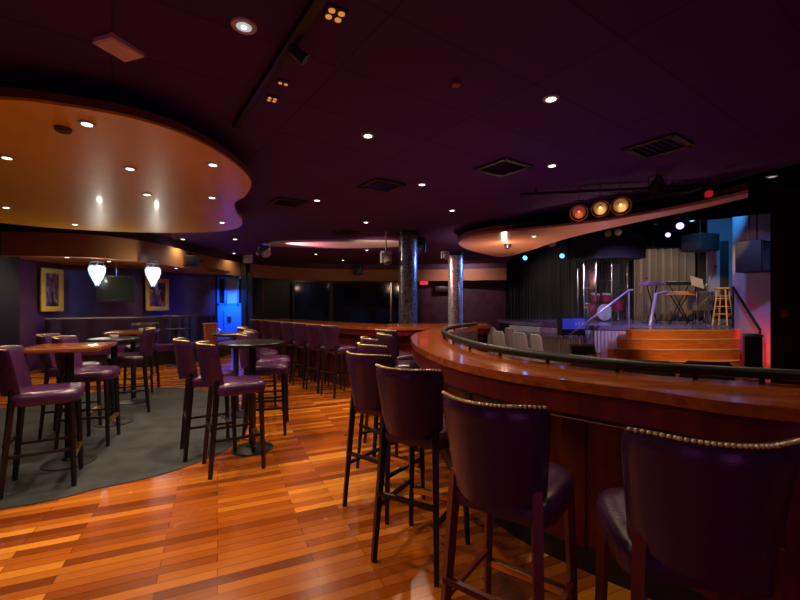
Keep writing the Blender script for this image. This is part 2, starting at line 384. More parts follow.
# ------------------------------------------------------------------ hanging ceiling discs
dp = [(-2.54, 2.62), (-2.19, 2.72), (-1.875, 2.90), (-1.66, 3.2), (-1.55, 3.75), (-1.60, 4.4), (-1.88, 4.98), (-2.14, 5.32), (-2.34, 5.85), (-2.5, 6.5), (-2.78, 7.05), (-3.3, 7.45), (-4.2, 7.6), (-5.27, 7.45), (-6.15, 7.0), (-6.7, 6.2), (-6.7, 5.0), (-5.8, 3.7), (-4.3, 2.85), (-3.3, 2.62)]
D1 = thing('ceiling_disc', 'large gold curved disc hung below the ceiling above the tables', 'ceiling panel')
dps = spline(dp, 6, True)
b = new(); prism(b, dps, 2.75, 2.77); obj('underside', b, 'gold plaster', D1)
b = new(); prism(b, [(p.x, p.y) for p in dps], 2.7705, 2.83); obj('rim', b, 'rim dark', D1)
b = new()
for x, y in ((-2.6, 3.6), (-2.9, 6.2), (-5.4, 6.4), (-5.0, 4.2)): bar(b, (x, y, 2.83), (x, y, CEIL), .012)
obj('hanger_rods', b, 'black metal', D1)
up = [(458, 243), (466, 238), (482, 234.5), (500, 232), (550, 227.5), (600, 221.5), (650, 213.5), (700, 204), (748, 193)]
lo = [(458, 243.5), (464, 248), (478, 252.5), (503, 257), (530, 250.5), (560, 240.5), (600, 230.5), (650, 219.5), (700, 209), (748, 197.5)]
pu = spline([P(x, y, 2.74) for x, y in up], 5); pl = spline([P(x, y, 2.74) for x, y in lo], 5)
D2 = thing('ceiling_disc', 'salmon curved ceiling panel sweeping along the front of the stage', 'ceiling panel')
poly = [(p.x, p.y) for p in pu] + [(p.x, p.y) for p in reversed(pl[1:])]
b = new(); prism(b, poly, 2.74, 2.78); obj('underside', b, 'salmon plaster', D2)
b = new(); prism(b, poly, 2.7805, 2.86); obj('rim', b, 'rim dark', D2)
b = new()
for x, y in ((3.2, 10.4), (2.2, 8.6), (3.42, 7.6), (3.9, 6.0)): bar(b, (x, y, 2.86), (x, y, CEIL), .012)
obj('hanger_rods', b, 'black metal', D2)

D3 = thing('ceiling_disc', 'thin pale ceiling panel lit pink behind the dark vents', 'ceiling panel')
pp3 = spline([(-3.45, 10.6), (-3.0, 10.2), (-1.8, 10.05), (-.4, 10.1), (.25, 10.45), (.1, 10.9), (-1.0, 11.25), (-2.4, 11.2), (-3.3, 10.95)], 5, True)
b = new(); prism(b, [(p.x, p.y) for p in pp3], 2.955, 2.999); obj('underside', b, 'white plastic', D3)

# ------------------------------------------------------------------ downlights
WARM = (1, .74, .50)
K = .50
def downlight(x, y, h, label, power, group, r=.055, lens='lamp lens', col=WARM, size=140):
    p = P(x, y, h)
    t = thing('downlight', label, 'ceiling light', p, 0, group)
    b = new(); lathe(b, [(r * .62, -.012), (r * .95, -.012), (r, -.004), (r, -.001), (r * .62, -.001)], n=24); obj('trim_ring', b, 'white plastic', t)
    b = new(); lathe(b, [(.001, -.0125), (r * .6, -.0125), (r * .6, -.0015), (.001, -.0015)], n=20); obj('lens', b, lens, t)
    if r > .065:
        b = new(); lathe(b, [(.001, -.018), (.012, -.018), (.014, -.0126), (.001, -.0126)], n=14); obj('bulb', b, 'lamp lens', t)
    if power: lamp('SPOT', 'downlight_beam', p + Vector((0, 0, -.03)), power * K, col, p + Vector((0, 0, -2)), size, .9, .035)
    return t
gd = 'downlights in the gold ceiling disc'
for x, y, pw, l in [(87, 123, 190, 'lit downlight nearest the front edge of the gold ceiling disc'),
                    (7, 157, 120, 'lit downlight at the far left of the gold ceiling disc, middle row'),
                    (130, 168, 190, 'lit downlight in the middle of the gold ceiling disc'),
                    (213, 164, 230, 'lit downlight at the right tip of the gold ceiling disc'),
                    (147, 194, 110, 'lit downlight of the gold disc behind the middle one'),
                    (212, 197, 150, 'lit downlight by the notch in the gold disc edge'),
                    (6, 207, 80, 'lit downlight at the left back of the gold ceiling disc'),
                    (75, 224, 80, 'lit downlight near the back edge of the gold disc above the hanging lamp'),
                    (222, 222, 110, 'lit downlight in the far right lobe of the gold disc')]:
    downlight(x, y, 2.75, l, pw, gd)
gm = 'downlights in the dark ceiling'
for x, y, pw, l in [(244, 25, 170, 'large round downlight nearest the viewer in the dark ceiling'),
                    (368, 135, 120, 'lit downlight in the ceiling centre in front of the square vents'),
                    (551, 98, 120, 'lit downlight in the dark ceiling above the near bar counter'),
                    (422, 184, 380, 'lit downlight in the ceiling above the bend of the bar'),
                    (317, 200, 120, 'lit downlight right of the gold disc beside a dark vent'),
                    (366, 222, 100, 'lit downlight in the ceiling in front of the pink lit patch'),
                    (452, 210, 100, 'lit downlight in front of the tip of the salmon panel'),
                    (552, 165, 70, 'lit downlight in the ceiling left of the three stage lamps, higher one'),
                    (553, 221, 0, 'faint downlight low beside the front edge of the salmon panel'),
                    (115, 236, 40, 'small downlight between the gold disc and the tan bulkhead'),
                    (183, 239, 80, 'small downlight in the ceiling above the right framed picture'),
                    (235, 239, 60, 'small downlight in the ceiling just behind the gold disc'),
                    (234, 253, 40, 'small downlight in the ceiling close above the blue lit door'),
                    (303, 263, 170, 'small downlight close to the back bulkhead, left one'),
                    (343, 260, 170, 'small downlight close to the back bulkhead, right one'),
                    (316, 254, 170, 'small downlight in the far ceiling behind the pink lit patch'),
                    (367, 250, 170, 'small downlight in the far ceiling left of the front column'),
                    (772, 176, 0, 'unlit downlight in the dark ceiling at the far right')]:
    downlight(x, y, CEIL, l, pw, gm, r=.06 if y > 60 else .07, lens='lamp lens' if pw and y > 60 else 'lamp dim')
for x, y, l in [(67, 257, 'small downlight under the bulkhead left of the first hanging lamp'), (109, 261, 'small downlight under the bulkhead above the television'), (176, 268, 'small downlight under the bulkhead right of the second hanging lamp')]:
    downlight(x, y, 2.36, l, 85, 'downlights under the bulkhead', size=160)
for x, y, l in [(534, 236, 'lit downlight in the salmon panel, the one farther from its tip'), (509, 248, 'lit downlight in the salmon panel nearer its tip')]:
    downlight(x, y, 2.74, l, 45, 'downlights in the salmon panel')
# lamps of the same ceiling grid above and behind the viewer
for i, (x, y, pw) in enumerate([(-2.6, 1.0, 40), (-.6, .2, 15), (1.9, .4, 14), (2.6, 3.0, 30)]):
    lamp('SPOT', 'downlight_beam', (x, y, 2.97), pw, WARM, (x, y, 0), 140, .9, .035)

# ------------------------------------------------------------------ ceiling fittings
def vent(x, y, label, s=.42):
    p = P(x, y, CEIL); t = thing('ceiling_vent', label, 'vent', p, math.radians(35), 'square ceiling vents')
    b = new()
    for dx, dy, sx, sy in ((0, s / 2, s, .04), (0, -s / 2, s, .04), (s / 2, 0, .04, s), (-s / 2, 0, .04, s)): box(b, (dx, dy, -.012), (sx + .02, sy + .02, .02))
    obj('frame', b, 'black plastic', t, smooth=False)
    b = new()
    for k in range(7): box(b, (0, -s / 2 + s * (k + .5) / 7, -.012), (s, .03, .006), M=Matrix.Rotation(.6, 4, 'X'))
    obj('louvres', b, 'black frame', t, smooth=False)
vent(382, 185, 'dark square ceiling vent left of the downlight above the bar bend'); vent(288, 202, 'dark square ceiling vent just right of the gold disc')
vent(503, 167, 'dark square ceiling vent left of the three stage lamps'); vent(345, 232, 'dark square ceiling vent just in front of the pink lit patch'); vent(658, 146, 'dark square ceiling vent above the row of three stage lamps')
a0 = P(237, 126, 2.96); a1 = P(320, 0, 2.96); a2 = a1 + (a1 - a0) * 1.2
T = thing('ceiling_track', 'long black straight lighting track fixed to the dark ceiling', 'track', (a0 + a2) / 2, math.atan2(a2.y - a0.y, a2.x - a0.x))
b = new(); box(b, (0, 0, .012), ((a2 - a0).length, .055, .05), bev=.006); obj('channel', b, 'black plastic', T)
b = new(); box(b, (-(a2 - a0).length / 2 - .012, 0, .012), (.024, .07, .056), bev=.004); obj('end_cap', b, 'black metal', T)
t = thing('track_light', 'small black spotlight hanging beside the ceiling track', 'spotlight', P(296, 50, 2.93))
b = new(); bar(b, (0, 0, .085), (0, 0, 0), .01); obj('stem', b, 'black metal', t)
b = new(); bar(b, (-.03, 0, .02), (.05, .02, -.05), .03, .036, 16); obj('housing', b, 'black plastic', t)
for x, y, s, l in [(335, 13, .022, 'cluster of four amber dots on the ceiling nearest the viewer'), (283, 82, .016, 'pair of amber dots on the ceiling beside the track'), (272, 98, .016, 'cluster of four amber dots near the far end of the track')]:
    t = thing('ceiling_indicator', l, 'ceiling light', P(x, y, CEIL), .5, 'amber dot clusters on the ceiling')
    b = new(); box(b, (0, 0, -.006), (s * 5.2, s * 5.2, .012), bev=.004); obj('plate', b, 'black plastic', t)
    for dx, dy in (((-1, -1), (1, -1), (1, 1), (-1, 1)) if 'four' in l else ((-1, 0), (1, 0))):
        b = new(); lathe(b, [(.001, -.018), (s * .8, -.016), (s * .85, -.012), (.001, -.012)], (dx * s * 1.2, dy * s * 1.2, 0), 12); obj('bulb', b, 'amber dot', t)
b = new(); box(b, (0, 0, -.014), (.055, .055, .026), bev=.005); tag(obj('smoke_sensor', b, mat('sensor', (.35, .1, .04), .5), loc=P(456, 82, CEIL), rz=.3), 'small square orange sensor box on the dark ceiling', 'sensor')
t = thing('smoke_detector', 'small dark round detector on the gold ceiling disc left of its front downlight', 'detector', P(63, 128, 2.75))
b = new(); lathe(b, [(.02, -.035), (.045, -.03), (.055, -.012), (.055, -.0005)], n=24); obj('casing', b, 'dark casing2', t)
b = new(); lathe(b, [(.001, -.040), (.014, -.040), (.016, -.0355), (.001, -.0355)], n=14); obj('sensor', b, 'black plastic', t)
c = [P(95, 45, 2.97), P(112, 36, 2.97), P(141, 55, 2.97), P(126, 63, 2.97)]; cen = sum(c, Vector()) / 4
d = c[3] - c[0]; t = thing('ceiling_speaker', 'tan rectangular box fixed to the ceiling above the gold disc', 'ceiling box', cen, math.atan2(d.y, d.x))
b = new(); box(b, (0, 0, .014), (.205, .165, .032), bev=.006); obj('casing', b, 'tan plastic', t)
b = new(); box(b, (0, 0, -.004), (.185, .145, .006), bev=.002); obj('grille', b, 'tan plastic', t)

# ------------------------------------------------------------------ columns
def column(x, Y, r, ztop, label, m='mosaic'):
    X = (x - 400) / F * Y
    t = thing('column', label, 'column', (X, Y, 0))
    b = new(); cyl(b, (0, 0), r, .12, ztop - .1, 40); obj('shaft', b, m, t)
    b = new(); lathe(b, [(r + .03, 0), (r + .03, .1), (r + .005, .12)], n=40); obj('base', b, 'black metal', t)
    b = new(); lathe(b, [(r + .005, ztop - .1), (r + .02, ztop - .08), (r + .02, ztop)], n=40); obj('collar', b, 'black metal', t)
    return t
column(408, 8.95, .205, CEIL, 'dark glittering mosaic column standing behind the bend of the bar')
column(455.5, 12.6, .225, CEIL, 'paler silver mosaic column farther back beside the stage', 'mosaic pale')

# ------------------------------------------------------------------ bar stools
def make_stool(lm='black leg', lea='leather'):
    t = thing('bar_stool', 'purple leather bar stool', 'stool')
    # seat cushion
    b = new(); rings = []
    def outline(s, z, n=36):
        o = []
        for k in range(n):
            a = 2 * PI * k / n; ca, sa = math.cos(a), math.sin(a)
            e = .42 if sa > 0 else .28
            x = math.copysign(abs(ca) ** e, ca) * .215; y = math.copysign(abs(sa) ** (e + .15), sa) * .215
            o.append(b.verts.new((x * s, y * s + .02, z)))
        return o
    for s, z in ((.88, .665), (.97, .672), (1.0, .695), (1.005, .72), (.98, .745), (.90, .765), (.70, .776), (.35, .781)): rings.append(outline(s, z))
    for A, B in zip(rings, rings[1:]):
        for k in range(36): b.faces.new((A[k], A[(k + 1) % 36], B[(k + 1) % 36], B[k]))
    b.faces.new(rings[0][::-1]); b.faces.new(rings[-1])
    obj('seat', b, lea, t)
    # curved flared backrest
    def bp(u, v, side):
        z = .765 + v * (.335 - .008 * u ** 6) - (.03 * (1 - v) * (1 - u * u) if v < .3 else 0)
        hw = (.180 + .034 * v) * (1 - .05 * max(0, (v - .8) / .2) ** 2 * (abs(u) > .5))
        th = .024 * (1 - max(0, (abs(u) - .85) / .15) ** 2 * .6) * (1 - max(0, (v - .93) / .07) ** 2 * .5)
        y = -.248 - .055 * v + .115 * u * u + side * th
        return Vector((u * hw, y, z))
    nu, nv = 16, 14
    b = new(); g = {}
    for s in (-1, 1):
        for i in range(nu + 1):
            for j in range(nv + 1): g[s, i, j] = b.verts.new(bp(-1 + 2 * i / nu, j / nv, s))
    for s in (-1, 1):
        for i in range(nu):
            for j in range(nv): b.faces.new((g[s, i, j], g[s, i + 1, j], g[s, i + 1, j + 1], g[s, i, j + 1]))
    for i in range(nu):
        for j in (0, nv): b.faces.new((g[-1, i, j], g[-1, i + 1, j], g[1, i + 1, j], g[1, i, j]))
    for j in range(nv):
        for i in (0, nu): b.faces.new((g[-1, i, j], g[-1, i, j + 1], g[1, i, j + 1], g[1, i, j]))
    back = obj('backrest', b, lea, t)
    b = new()
    for k in range(33):
        p = bp(-.97 + 1.94 * k / 32, 1, -.55); bmesh.ops.create_icosphere(b, subdivisions=2, radius=.0062, matrix=Matrix.Translation(p + Vector((0, -.006, .006))))
    obj('nailhead_trim', b, 'nail brass', back)
    b = new(); tube(b, [bp(-.98 + 1.96 * k / 20, 1, 0) + Vector((0, 0, .001)) for k in range(21)], .009, 6); obj('piping', b, 'leather dark', back)
    for sx in (-1, 1):
        b = new(); bar(b, (sx * .195, -.235, 0), (sx * .158, -.172, .80), .013, .018, square=True); obj('leg', b, lm, t, smooth=False)
        b = new(); bar(b, (sx * .195, .195, 0), (sx * .175, .175, .68), .012, .017, square=True); obj('leg', b, lm, t, smooth=False)
        b = new(); bar(b, (sx * .187, -.22, .30), (sx * .187, .185, .30), .010, square=True); obj('side_stretcher', b, lm, t, smooth=False)
    b = new(); bar(b, (-.185, -.217, .38), (.185, -.217, .38), .011, square=True); obj('back_stretcher', b, lm, t, smooth=False)
    fr = new(); bar(fr, (-.185, .19, .24), (.185, .19, .24), .014, square=True); fr = obj('footrest', fr, lm, t, smooth=False)
    b = new(); box(b, (0, .19, .246), (.33, .036, .030), bev=.003); obj('brass_plate', b, 'brass', fr)
    return t
protos = {}
def stool(pos, face, label, group, lm='black leg', back=True, lea='leather'):
    # pos is the middle of the backrest when back is set, else the middle of the seat
    k = (lm, lea)
    f = Vector((*face, 0)).normalized()
    o = copy_tree(protos[k]) if k in protos else make_stool(lm, lea)
    protos.setdefault(k, o)
    p = Vector((pos[0], pos[1], 0)) + (f * .25 if back else Vector())
    o.location = p; o.rotation_euler.z = yaw(f.x, f.y); o['label'] = label; o['group'] = group
    return o
g1 = 'stools along the near bar counter'
stool((.818, 1.05), (.24, .97), 'purple bar stool closest to the viewer, cropped at the lower right corner', g1, 'mahogany leg')
stool((.300, 1.455), (.60, .80), 'purple bar stool with reddish rear legs at the counter, second from the viewer', g1, 'mahogany leg')
stool((.012, 2.19), (.51, .86), 'third purple bar stool along the near counter, counted from the viewer', g1)
stool((-.25, 2.80), (.60, .80), 'fourth purple bar stool along the near counter, standing clear on the left', g1)
stool((-.27, 3.44), (.80, .60), 'fifth purple bar stool at the counter, mostly behind the fourth one', g1)
stool((-.32, 4.06), (.95, .30), 'sixth bar stool at the counter with only its lit top rail showing', g1)
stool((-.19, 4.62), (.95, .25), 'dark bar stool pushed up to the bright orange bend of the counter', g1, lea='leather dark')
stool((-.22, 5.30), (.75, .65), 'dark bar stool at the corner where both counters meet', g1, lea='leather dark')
g2 = 'stools along the far bar counter'
fl = ['nearest bar stool of the row along the far counter, at its right end', 'second bar stool from the right end of the far counter row', 'third bar stool from the right end of the far counter row', 'middle bar stool of the seven along the far counter',
      'third bar stool from the left end of the far counter row', 'second bar stool from the left end of the far counter row', 'farthest bar stool of the far row, nearest the blue door']
for k in range(7): stool((-1.13 - .325 * k, 6.33 + .385 * k), (.76, .65), fl[k], g2)
g3 = 'stools around the high tables'
stool((-2.84, 3.30), (.85, .52), 'purple stool at the left edge before the square wooden table', g3, back=False)
stool((-3.20, 4.25), (.93, .36), 'purple stool tucked behind the near square wooden table', g3, back=False)
stool((-3.62, 4.55), (.93, .36), 'purple stool behind the one at the near square table, its seat just visible', g3, back=False)
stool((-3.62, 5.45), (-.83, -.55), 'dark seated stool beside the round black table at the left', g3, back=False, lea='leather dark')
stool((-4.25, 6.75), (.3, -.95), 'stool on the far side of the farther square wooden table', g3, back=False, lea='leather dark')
stool((-1.465, 3.66), (.85, .53), 'purple stool standing in front of the round table, seat towards the bar', g3, back=False)
stool((-1.86, 4.02), (.85, .53), 'purple stool left of the round table, back to the carpet', g3, back=False)
stool((-1.50, 4.62), (.95, .28), 'purple stool right behind the round table in the aisle', g3, back=False)
stool((-1.62, 5.15), (.95, .28), 'purple stool second behind the round table in the aisle', g3, back=False)
stool((-1.98, 5.85), (.95, .28), 'purple stool farthest of those behind the round table', g3, back=False)

# ------------------------------------------------------------------ tables
def table(X, Y, h, top, r, label, m, rz=0., base=.2):
    t = thing('high_table', label, 'table', (X, Y, .006 if X < -1.8 and h > .9 else 0), rz)
    b = new()
    if top == 'square': box(b, (0, 0, h - .02), (r * 2, r * 2, .035), bev=.008)
    else: lathe(b, [(r - .012, h - .036), (r, h - .03), (r, h - .008), (r - .008, h)], n=48)
    obj('tabletop', b, m, t)
    b = new(); cyl(b, (0, 0), .034, .02, h - .04, 20); obj('post', b, 'black metal', t)
    b = new(); lathe(b, [(base, 0), (base, .008), (base * .85, .018), (.06, .03), (.045, .05)], n=40); obj('base', b, 'black metal', t)
    b = new(); box(b, (0, 0, h - .045), (.3, .05, .015)); box(b, (0, 0, h - .045), (.05, .3, .015)); obj('bracket', b, 'black metal', t)
    return t
table(-3.0, 3.72, 1.06, 'square', .30, 'near square wooden high table on a black post at the left', 'table wood', math.radians(21))
table(-3.45, 4.95, 1.02, 'round', .27, 'round dark high table between the two square wooden ones', 'table black')
table(-3.9, 6.0, 1.04, 'square', .30, 'farther square wooden high table near the purple bench', 'table wood', math.radians(24))
table(-1.47, 4.08, 1.065, 'round', .31, 'round black high table on the edge of the carpet', 'table black')
table(-2.12, 5.3, 1.06, 'round', .28, 'round dark high table behind the front round one', 'table black')
table(-5.15, 9.45, .86, 'round', .26, 'small dark round table in front of the purple bench', 'table black')
def ashtray(p, label, m='glass'):
    t = thing('ashtray', label, 'ashtray', p)
    b = new(); lathe(b, [(.045, 0), (.055, .03), (.047, .031), (.036, .008), (.001, .007)], n=20); obj('bowl', b, m, t)
ashtray((-3.8, 6.05, 1.0455), 'small glass ashtray on the farther square wooden table'); ashtray((-3.52, 5.05, 1.0265), 'small glass ashtray on the round dark table at the left')
# napkin sheet curled on the far round table
b = new(); pts = [(-.03, 0, .0), (-.012, 0, .012), (.0, 0, .03), (.012, 0, .052), (-.004, 0, .066), (-.022, 0, .058)]
for i in range(len(pts) - 1):
    for s in (0,):
        v = [b.verts.new((pts[i][0], -.03, pts[i][2])), b.verts.new((pts[i + 1][0], -.03, pts[i + 1][2])), b.verts.new((pts[i + 1][0], .03, pts[i + 1][2])), b.verts.new((pts[i][0], .03, pts[i][2]))]
        b.faces.new(v)
bmesh.ops.remove_doubles(b, verts=b.verts[:], dist=.0001); bmesh.ops.solidify(b, geom=b.faces[:], thickness=.004)
tag(obj('menu_card', b, 'white plastic', loc=(-2.26, 5.12, 1.063), rz=.2), 'small curled white card standing on the rear round table', 'card')

# ------------------------------------------------------------------ bench, pictures, television, pendants
bf = spline([(-7.35, 8.45), (-6.7, 8.95), (-5.75, 9.43), (-5.05, 10.0), (-4.75, 10.9), (-4.8, 11.8)], 7)
t = thing('banquette', 'long curved purple leather bench with a tall channelled back', 'bench')
b = new(); strip(b, offset(bf, .05), offset(bf, .58), 0, .30); obj('plinth', b, 'dark wall', t)
b = new(); A = offset(bf, 0); B = offset(bf, .56); strip(b, A, B, .30, .46)
bmesh.ops.bevel(b, geom=[e for e in b.edges], offset=.02, segments=2, affect='EDGES'); obj('seat', b, 'bench leather', t)
fine = spline(bf, 4)
b = new(); A = offset(fine, .52); B = offset(fine, .66)
A2 = [a + (bb - a).normalized() * .03 * abs(math.sin(i * PI / 12)) * -1 for i, (a, bb) in enumerate(zip(A, B))]
strip(b, A2, B, .40, 1.08); obj('backrest', b, 'bench back', t)
b = new(); tube(b, [p + Vector((0, 0, 1.09)) for p in offset(bf, .59)], .05, 8); obj('top_roll', b, 'bench back', t)

def picture(p, nx, ny, wd, ht, label, pm):
    t = thing('framed_picture', label, 'picture', p, math.atan2(nx, -ny))
    b = new(); fw = .115
    for sx in (-1, 1): box(b, (sx * (wd / 2 - fw / 2), -.03, 0), (fw, .05, ht), bev=.018)
    for sz in (-1, 1): box(b, (0, -.03, sz * (ht / 2 - fw / 2)), (wd, .052, fw), bev=.018)
    obj('frame', b, 'gold leaf', t)
    b = new(); box(b, (0, -.012, 0), (wd - fw * 1.6, .02, ht - fw * 1.6)); obj('canvas', b, pm, t)
picture(Vector((-7.80, 9.16, H + (303 - 290) / F * 9.16)), 1, -.05, .56, .96, 'gold framed picture on the left, near the dark pier', 'painting warm')
picture(Vector((-6.80, 11.45, H + (303 - 294.5) / F * 11.45)), .97, -.22, .80, .90, 'gold framed picture on the right, behind the second hanging lamp', 'painting pale')
t = thing('television', 'black flat television hanging from a pole above the purple bench', 'television', Q(116, 289, 9.5), math.atan2(.55, .83))
b = new(); box(b, (0, 0, 0), (.74, .06, .62), bev=.012); obj('casing', b, 'black plastic', t)
b = new(); box(b, (0, -.031, .02), (.68, .006, .50)); obj('screen', b, 'screen', t)
b = new(); box(b, (0, -.031, -.265), (.4, .008, .03)); obj('speaker_bar', b, 'chrome', t)
b = new(); bar(b, (0, .08, .0), (0, .08, 2.36 - (H + 14 / F * 9.5)), .02); box(b, (0, .05, 0), (.2, .06, .2)); obj('ceiling_mount', b, 'steel', t)
def pendant(x, Y, label):
    X = (x - 400) / F * Y
    t = thing('pendant_lamp', label, 'lamp', (X, Y, 2.36))
    b = new(); cyl(b, (0, 0), .11, -.02, 0, 24); obj('canopy', b, 'brass', t)
    b = new()
    for z, r in ((-.08, .145), (-.15, .145)):
        for k in range(24):
            a0, a1 = 2 * PI * k / 24, 2 * PI * (k + 1) / 24
            bar(b, (r * math.cos(a0), r * math.sin(a0), z), (r * math.cos(a1), r * math.sin(a1), z), .008, n=6)
    for k in range(3):
        a = 2 * PI * k / 3; bar(b, (.09 * math.cos(a), .09 * math.sin(a), -.01), (.145 * math.cos(a), .145 * math.sin(a), -.15), .005, n=6)
    obj('ring_frame', b, 'chrome', t)
    b = new(); lathe(b, [(.010, -.53), (.02, -.46), (.04, -.36), (.055, -.26), (.05, -.18), (.02, -.15)], n=20); obj('bulb_core', b, 'pendant glow', t)
    b = new()
    for ring in range(9):
        z = -.17 - ring * .046; r = (.115, .135, .135, .122, .106, .088, .068, .048, .026)[ring]
        for k in range(max(4, (13, 14, 14, 13, 11, 9, 7, 5, 4)[ring])):
            a = 2 * PI * (k + ring * .5) / max(4, (13, 14, 14, 13, 11, 9, 7, 5, 4)[ring]); bmesh.ops.create_icosphere(b, subdivisions=1, radius=.019, matrix=Matrix.Translation((r * math.cos(a), r * math.sin(a), z + .015 * (k % 2))) @ Matrix.Diagonal((1, 1, 1.7, 1)))
    o = obj('crystal_drops', b, 'crystal', t, smooth=False); o['kind'] = 'stuff'
    return Vector((X, Y, 2.0))
for x, Y, l in ((97, 8.35, 'glowing crystal pendant lamp on the left, before the television'), (153, 8.75, 'glowing crystal pendant lamp on the right, before the framed picture')):
    p = pendant(x, Y, l)
    for dx, dy in ((.2, -.2),):
        lamp('POINT', 'pendant_light', p + Vector((dx, dy, .0)), 12, (1, .86, .66), rad=.04).data.specular_factor = .45
# wooden pedestal
t = thing('pedestal', 'tapered orange wooden pedestal standing before the blue door', 'pedestal', ((210.5 - 400) / F * 9.0, 9.0, 0))
b = new(); lathe(b, [(.10, 0), (.115, .5), (.145, .97)], n=28); obj('body', b, 'pedestal wood', t)
b = new(); lathe(b, [(.15, .97), (.158, .98), (.158, 1.0), (.15, 1.01)], n=28); obj('rim', b, 'pedestal wood', t)

# ------------------------------------------------------------------ wall and ceiling loudspeakers, light fixtures
def spk(p, s, rz, label, m='black plastic'):
    t = thing('wall_speaker', label, 'speaker', p, rz, 'small speakers on the bulkhead')
    b = new(); box(b, (0, 0, 0), s, bev=.02); obj('cabinet', b, m, t)
    b = new(); box(b, (0, -s[1] / 2 - .003, 0), (s[0] * .85, .01, s[2] * .85), bev=.003); obj('grille', b, 'black frame' if m == 'black plastic' else m, t)
    b = new(); bar(b, (0, s[1] / 2 - .01, 0), (0, s[1] / 2 + .1, 0), .02); obj('bracket', b, 'black metal', t)
spk(Q(191, 261, 10.3), (.40, .3, .24), -.9, 'black speaker on the bulkhead above the right picture')
spk(Q(358, 270, 15.9), (.34, .3, .36), 0, 'black speaker on the back bulkhead left of the column')
spk(Q(248, 259, 13.2), (.26, .2, .26), -.7, 'small pale speaker on the bulkhead above the blue door', 'white plastic')
t = thing('exit_sign', 'red glowing exit sign on the back wall between the columns', 'sign', Q(424, 282, 16.7))
b = new(); box(b, (0, .04, 0), (.36, .08, .24), bev=.008); obj('housing', b, 'black plastic', t)
b = new(); box(b, (0, -.003, 0), (.33, .01, .21)); obj('face', b, 'exit red', t)
cu = bpy.data.curves.new('lettering', 'FONT'); cu.body = 'EXIT'; cu.size = .14; cu.align_x = 'CENTER'; cu.align_y = 'CENTER'; cu.extrude = .002
cu.materials.append(MATS['red led'])
tmp = bpy.data.objects.new('text', cu); C.objects.link(tmp); bpy.context.view_layer.update()
lm_ = bpy.data.meshes.new_from_object(tmp.evaluated_get(bpy.context.evaluated_depsgraph_get())); bpy.data.objects.remove(tmp); bpy.data.curves.remove(cu)
tx = bpy.data.objects.new('lettering', lm_); C.objects.link(tx); tx.parent = t; tx.location = (0, -.011, 0); tx.rotation_euler = (PI / 2, 0, 0)
b = new(); box(b, (0, 0, 0), (.6, .25, .22), bev=.02); tag(obj('wall_cabinet', b, 'black plastic', loc=Q(442, 289, 16.75)), 'dark box mounted on the purple wall right of the exit sign', 'cabinet')
def moving_head(p, label, col, s=1., rz=0., tilt=.6, ceil=CEIL):
    t = thing('stage_light', label, 'stage light', p, rz, 'moving head lights under the ceiling')
    b = new(); bar(b, (0, 0, .1 * s), (0, 0, ceil - p.z + .02), .018); box(b, (0, 0, .12 * s), (.2 * s, .16 * s, .07 * s), bev=.012); obj('base', b, col, t)
    for sx in (-1, 1):
        b = new(); box(b, (sx * .12 * s, 0, 0), (.03 * s, .08 * s, .24 * s), bev=.008); obj('yoke_arm', b, col, t)
    b = new(); d = Vector((0, -math.cos(tilt), -math.sin(tilt))); bar(b, -d * .11 * s, d * .14 * s, .075 * s, .095 * s, 18); obj('head', b, col, t)
    b = new(); bar(b, d * .141 * s, d * .15 * s, .08 * s, .08 * s, 18); obj('lens', b, 'glass', t)
moving_head(Q(263, 250, 10.4), 'silver moving head light under the ceiling left of the pink patch', 'steel', 1.3, .9)
moving_head(Q(386, 258, 8.9), 'pale moving head light reaching out left of the front column', 'white plastic', .95, .6, 1.0)
moving_head(Q(419, 246, 9.3), 'black moving head light right of the front column', 'black plastic', 1.2, -.4)
moving_head(Q(445, 255, 12.3), 'small pale moving head light left of the silver column', 'white plastic', .9, .3)
t = thing('bead_string', 'silver string of beads hanging before the dark window', 'decoration', Q(263, 280, 15.0))
b = new(); bar(b, (0, 0, .15), (0, 0, -1.2), .006)
for k in range(24): bmesh.ops.create_icosphere(b, subdivisions=1, radius=.022, matrix=Matrix.Translation((0, 0, .12 - k * .054)))
obj('beads', b, 'chrome', t)

# ------------------------------------------------------------------ bar counters
out = spline([(2.4, .95), (1.90, 1.22), (1.46, 1.46), (1.24, 1.60), (1.10, 1.76), (.865, 1.97), (.56, 2.29), (.34, 2.70), (.20, 3.25), (.125, 3.9), (.13, 4.7), (.25, 5.35), (.45, 5.95), (.80, 6.62)], 6)
inn = spline([(2.55, 1.55), (2.15, 1.73), (1.85, 1.90), (1.60, 2.02), (1.36, 2.14), (1.07, 2.43), (.84, 2.75), (.66, 3.15), (.57, 3.65), (.52, 4.2), (.53, 4.75), (.66, 5.35), (.92, 5.95), (1.22, 6.45)], 6)
t = thing('bar_counter', 'long curved mahogany bar counter sweeping from the near right to the room centre', 'bar counter')
b = new(); strip(b, out, inn, 1.02, 1.07); bmesh.ops.bevel(b, geom=[e for e in b.edges if e.calc_face_angle(0) > .9], offset=.012, segments=3, affect='EDGES'); obj('counter_top', b, 'bar wood', t)
b = new(); strip(b, offset(out, -.012), offset(out, -.09), .905, 1.019); obj('fascia', b, 'bar panel', t)
b = new(); strip(b, offset(out, -.02), offset(out, -.11), .885, .9045); obj('edge_moulding', b, 'black frame', t)
pan = offset(out, -.29)
b = new(); strip(b, pan, offset(out, -.34), 0, .97); strip(b, offset(out, -.112), offset(out, -.30), .885, .90); obj('front_panel', b, 'bar panel', t)
b = new(); strip(b, offset(out, -.27), pan, 0, .12); obj('plinth', b, 'black frame', t)
b = new(); strip(b, offset(out, -.275), pan, .80, .86); obj('moulding', b, 'bar panel', t)
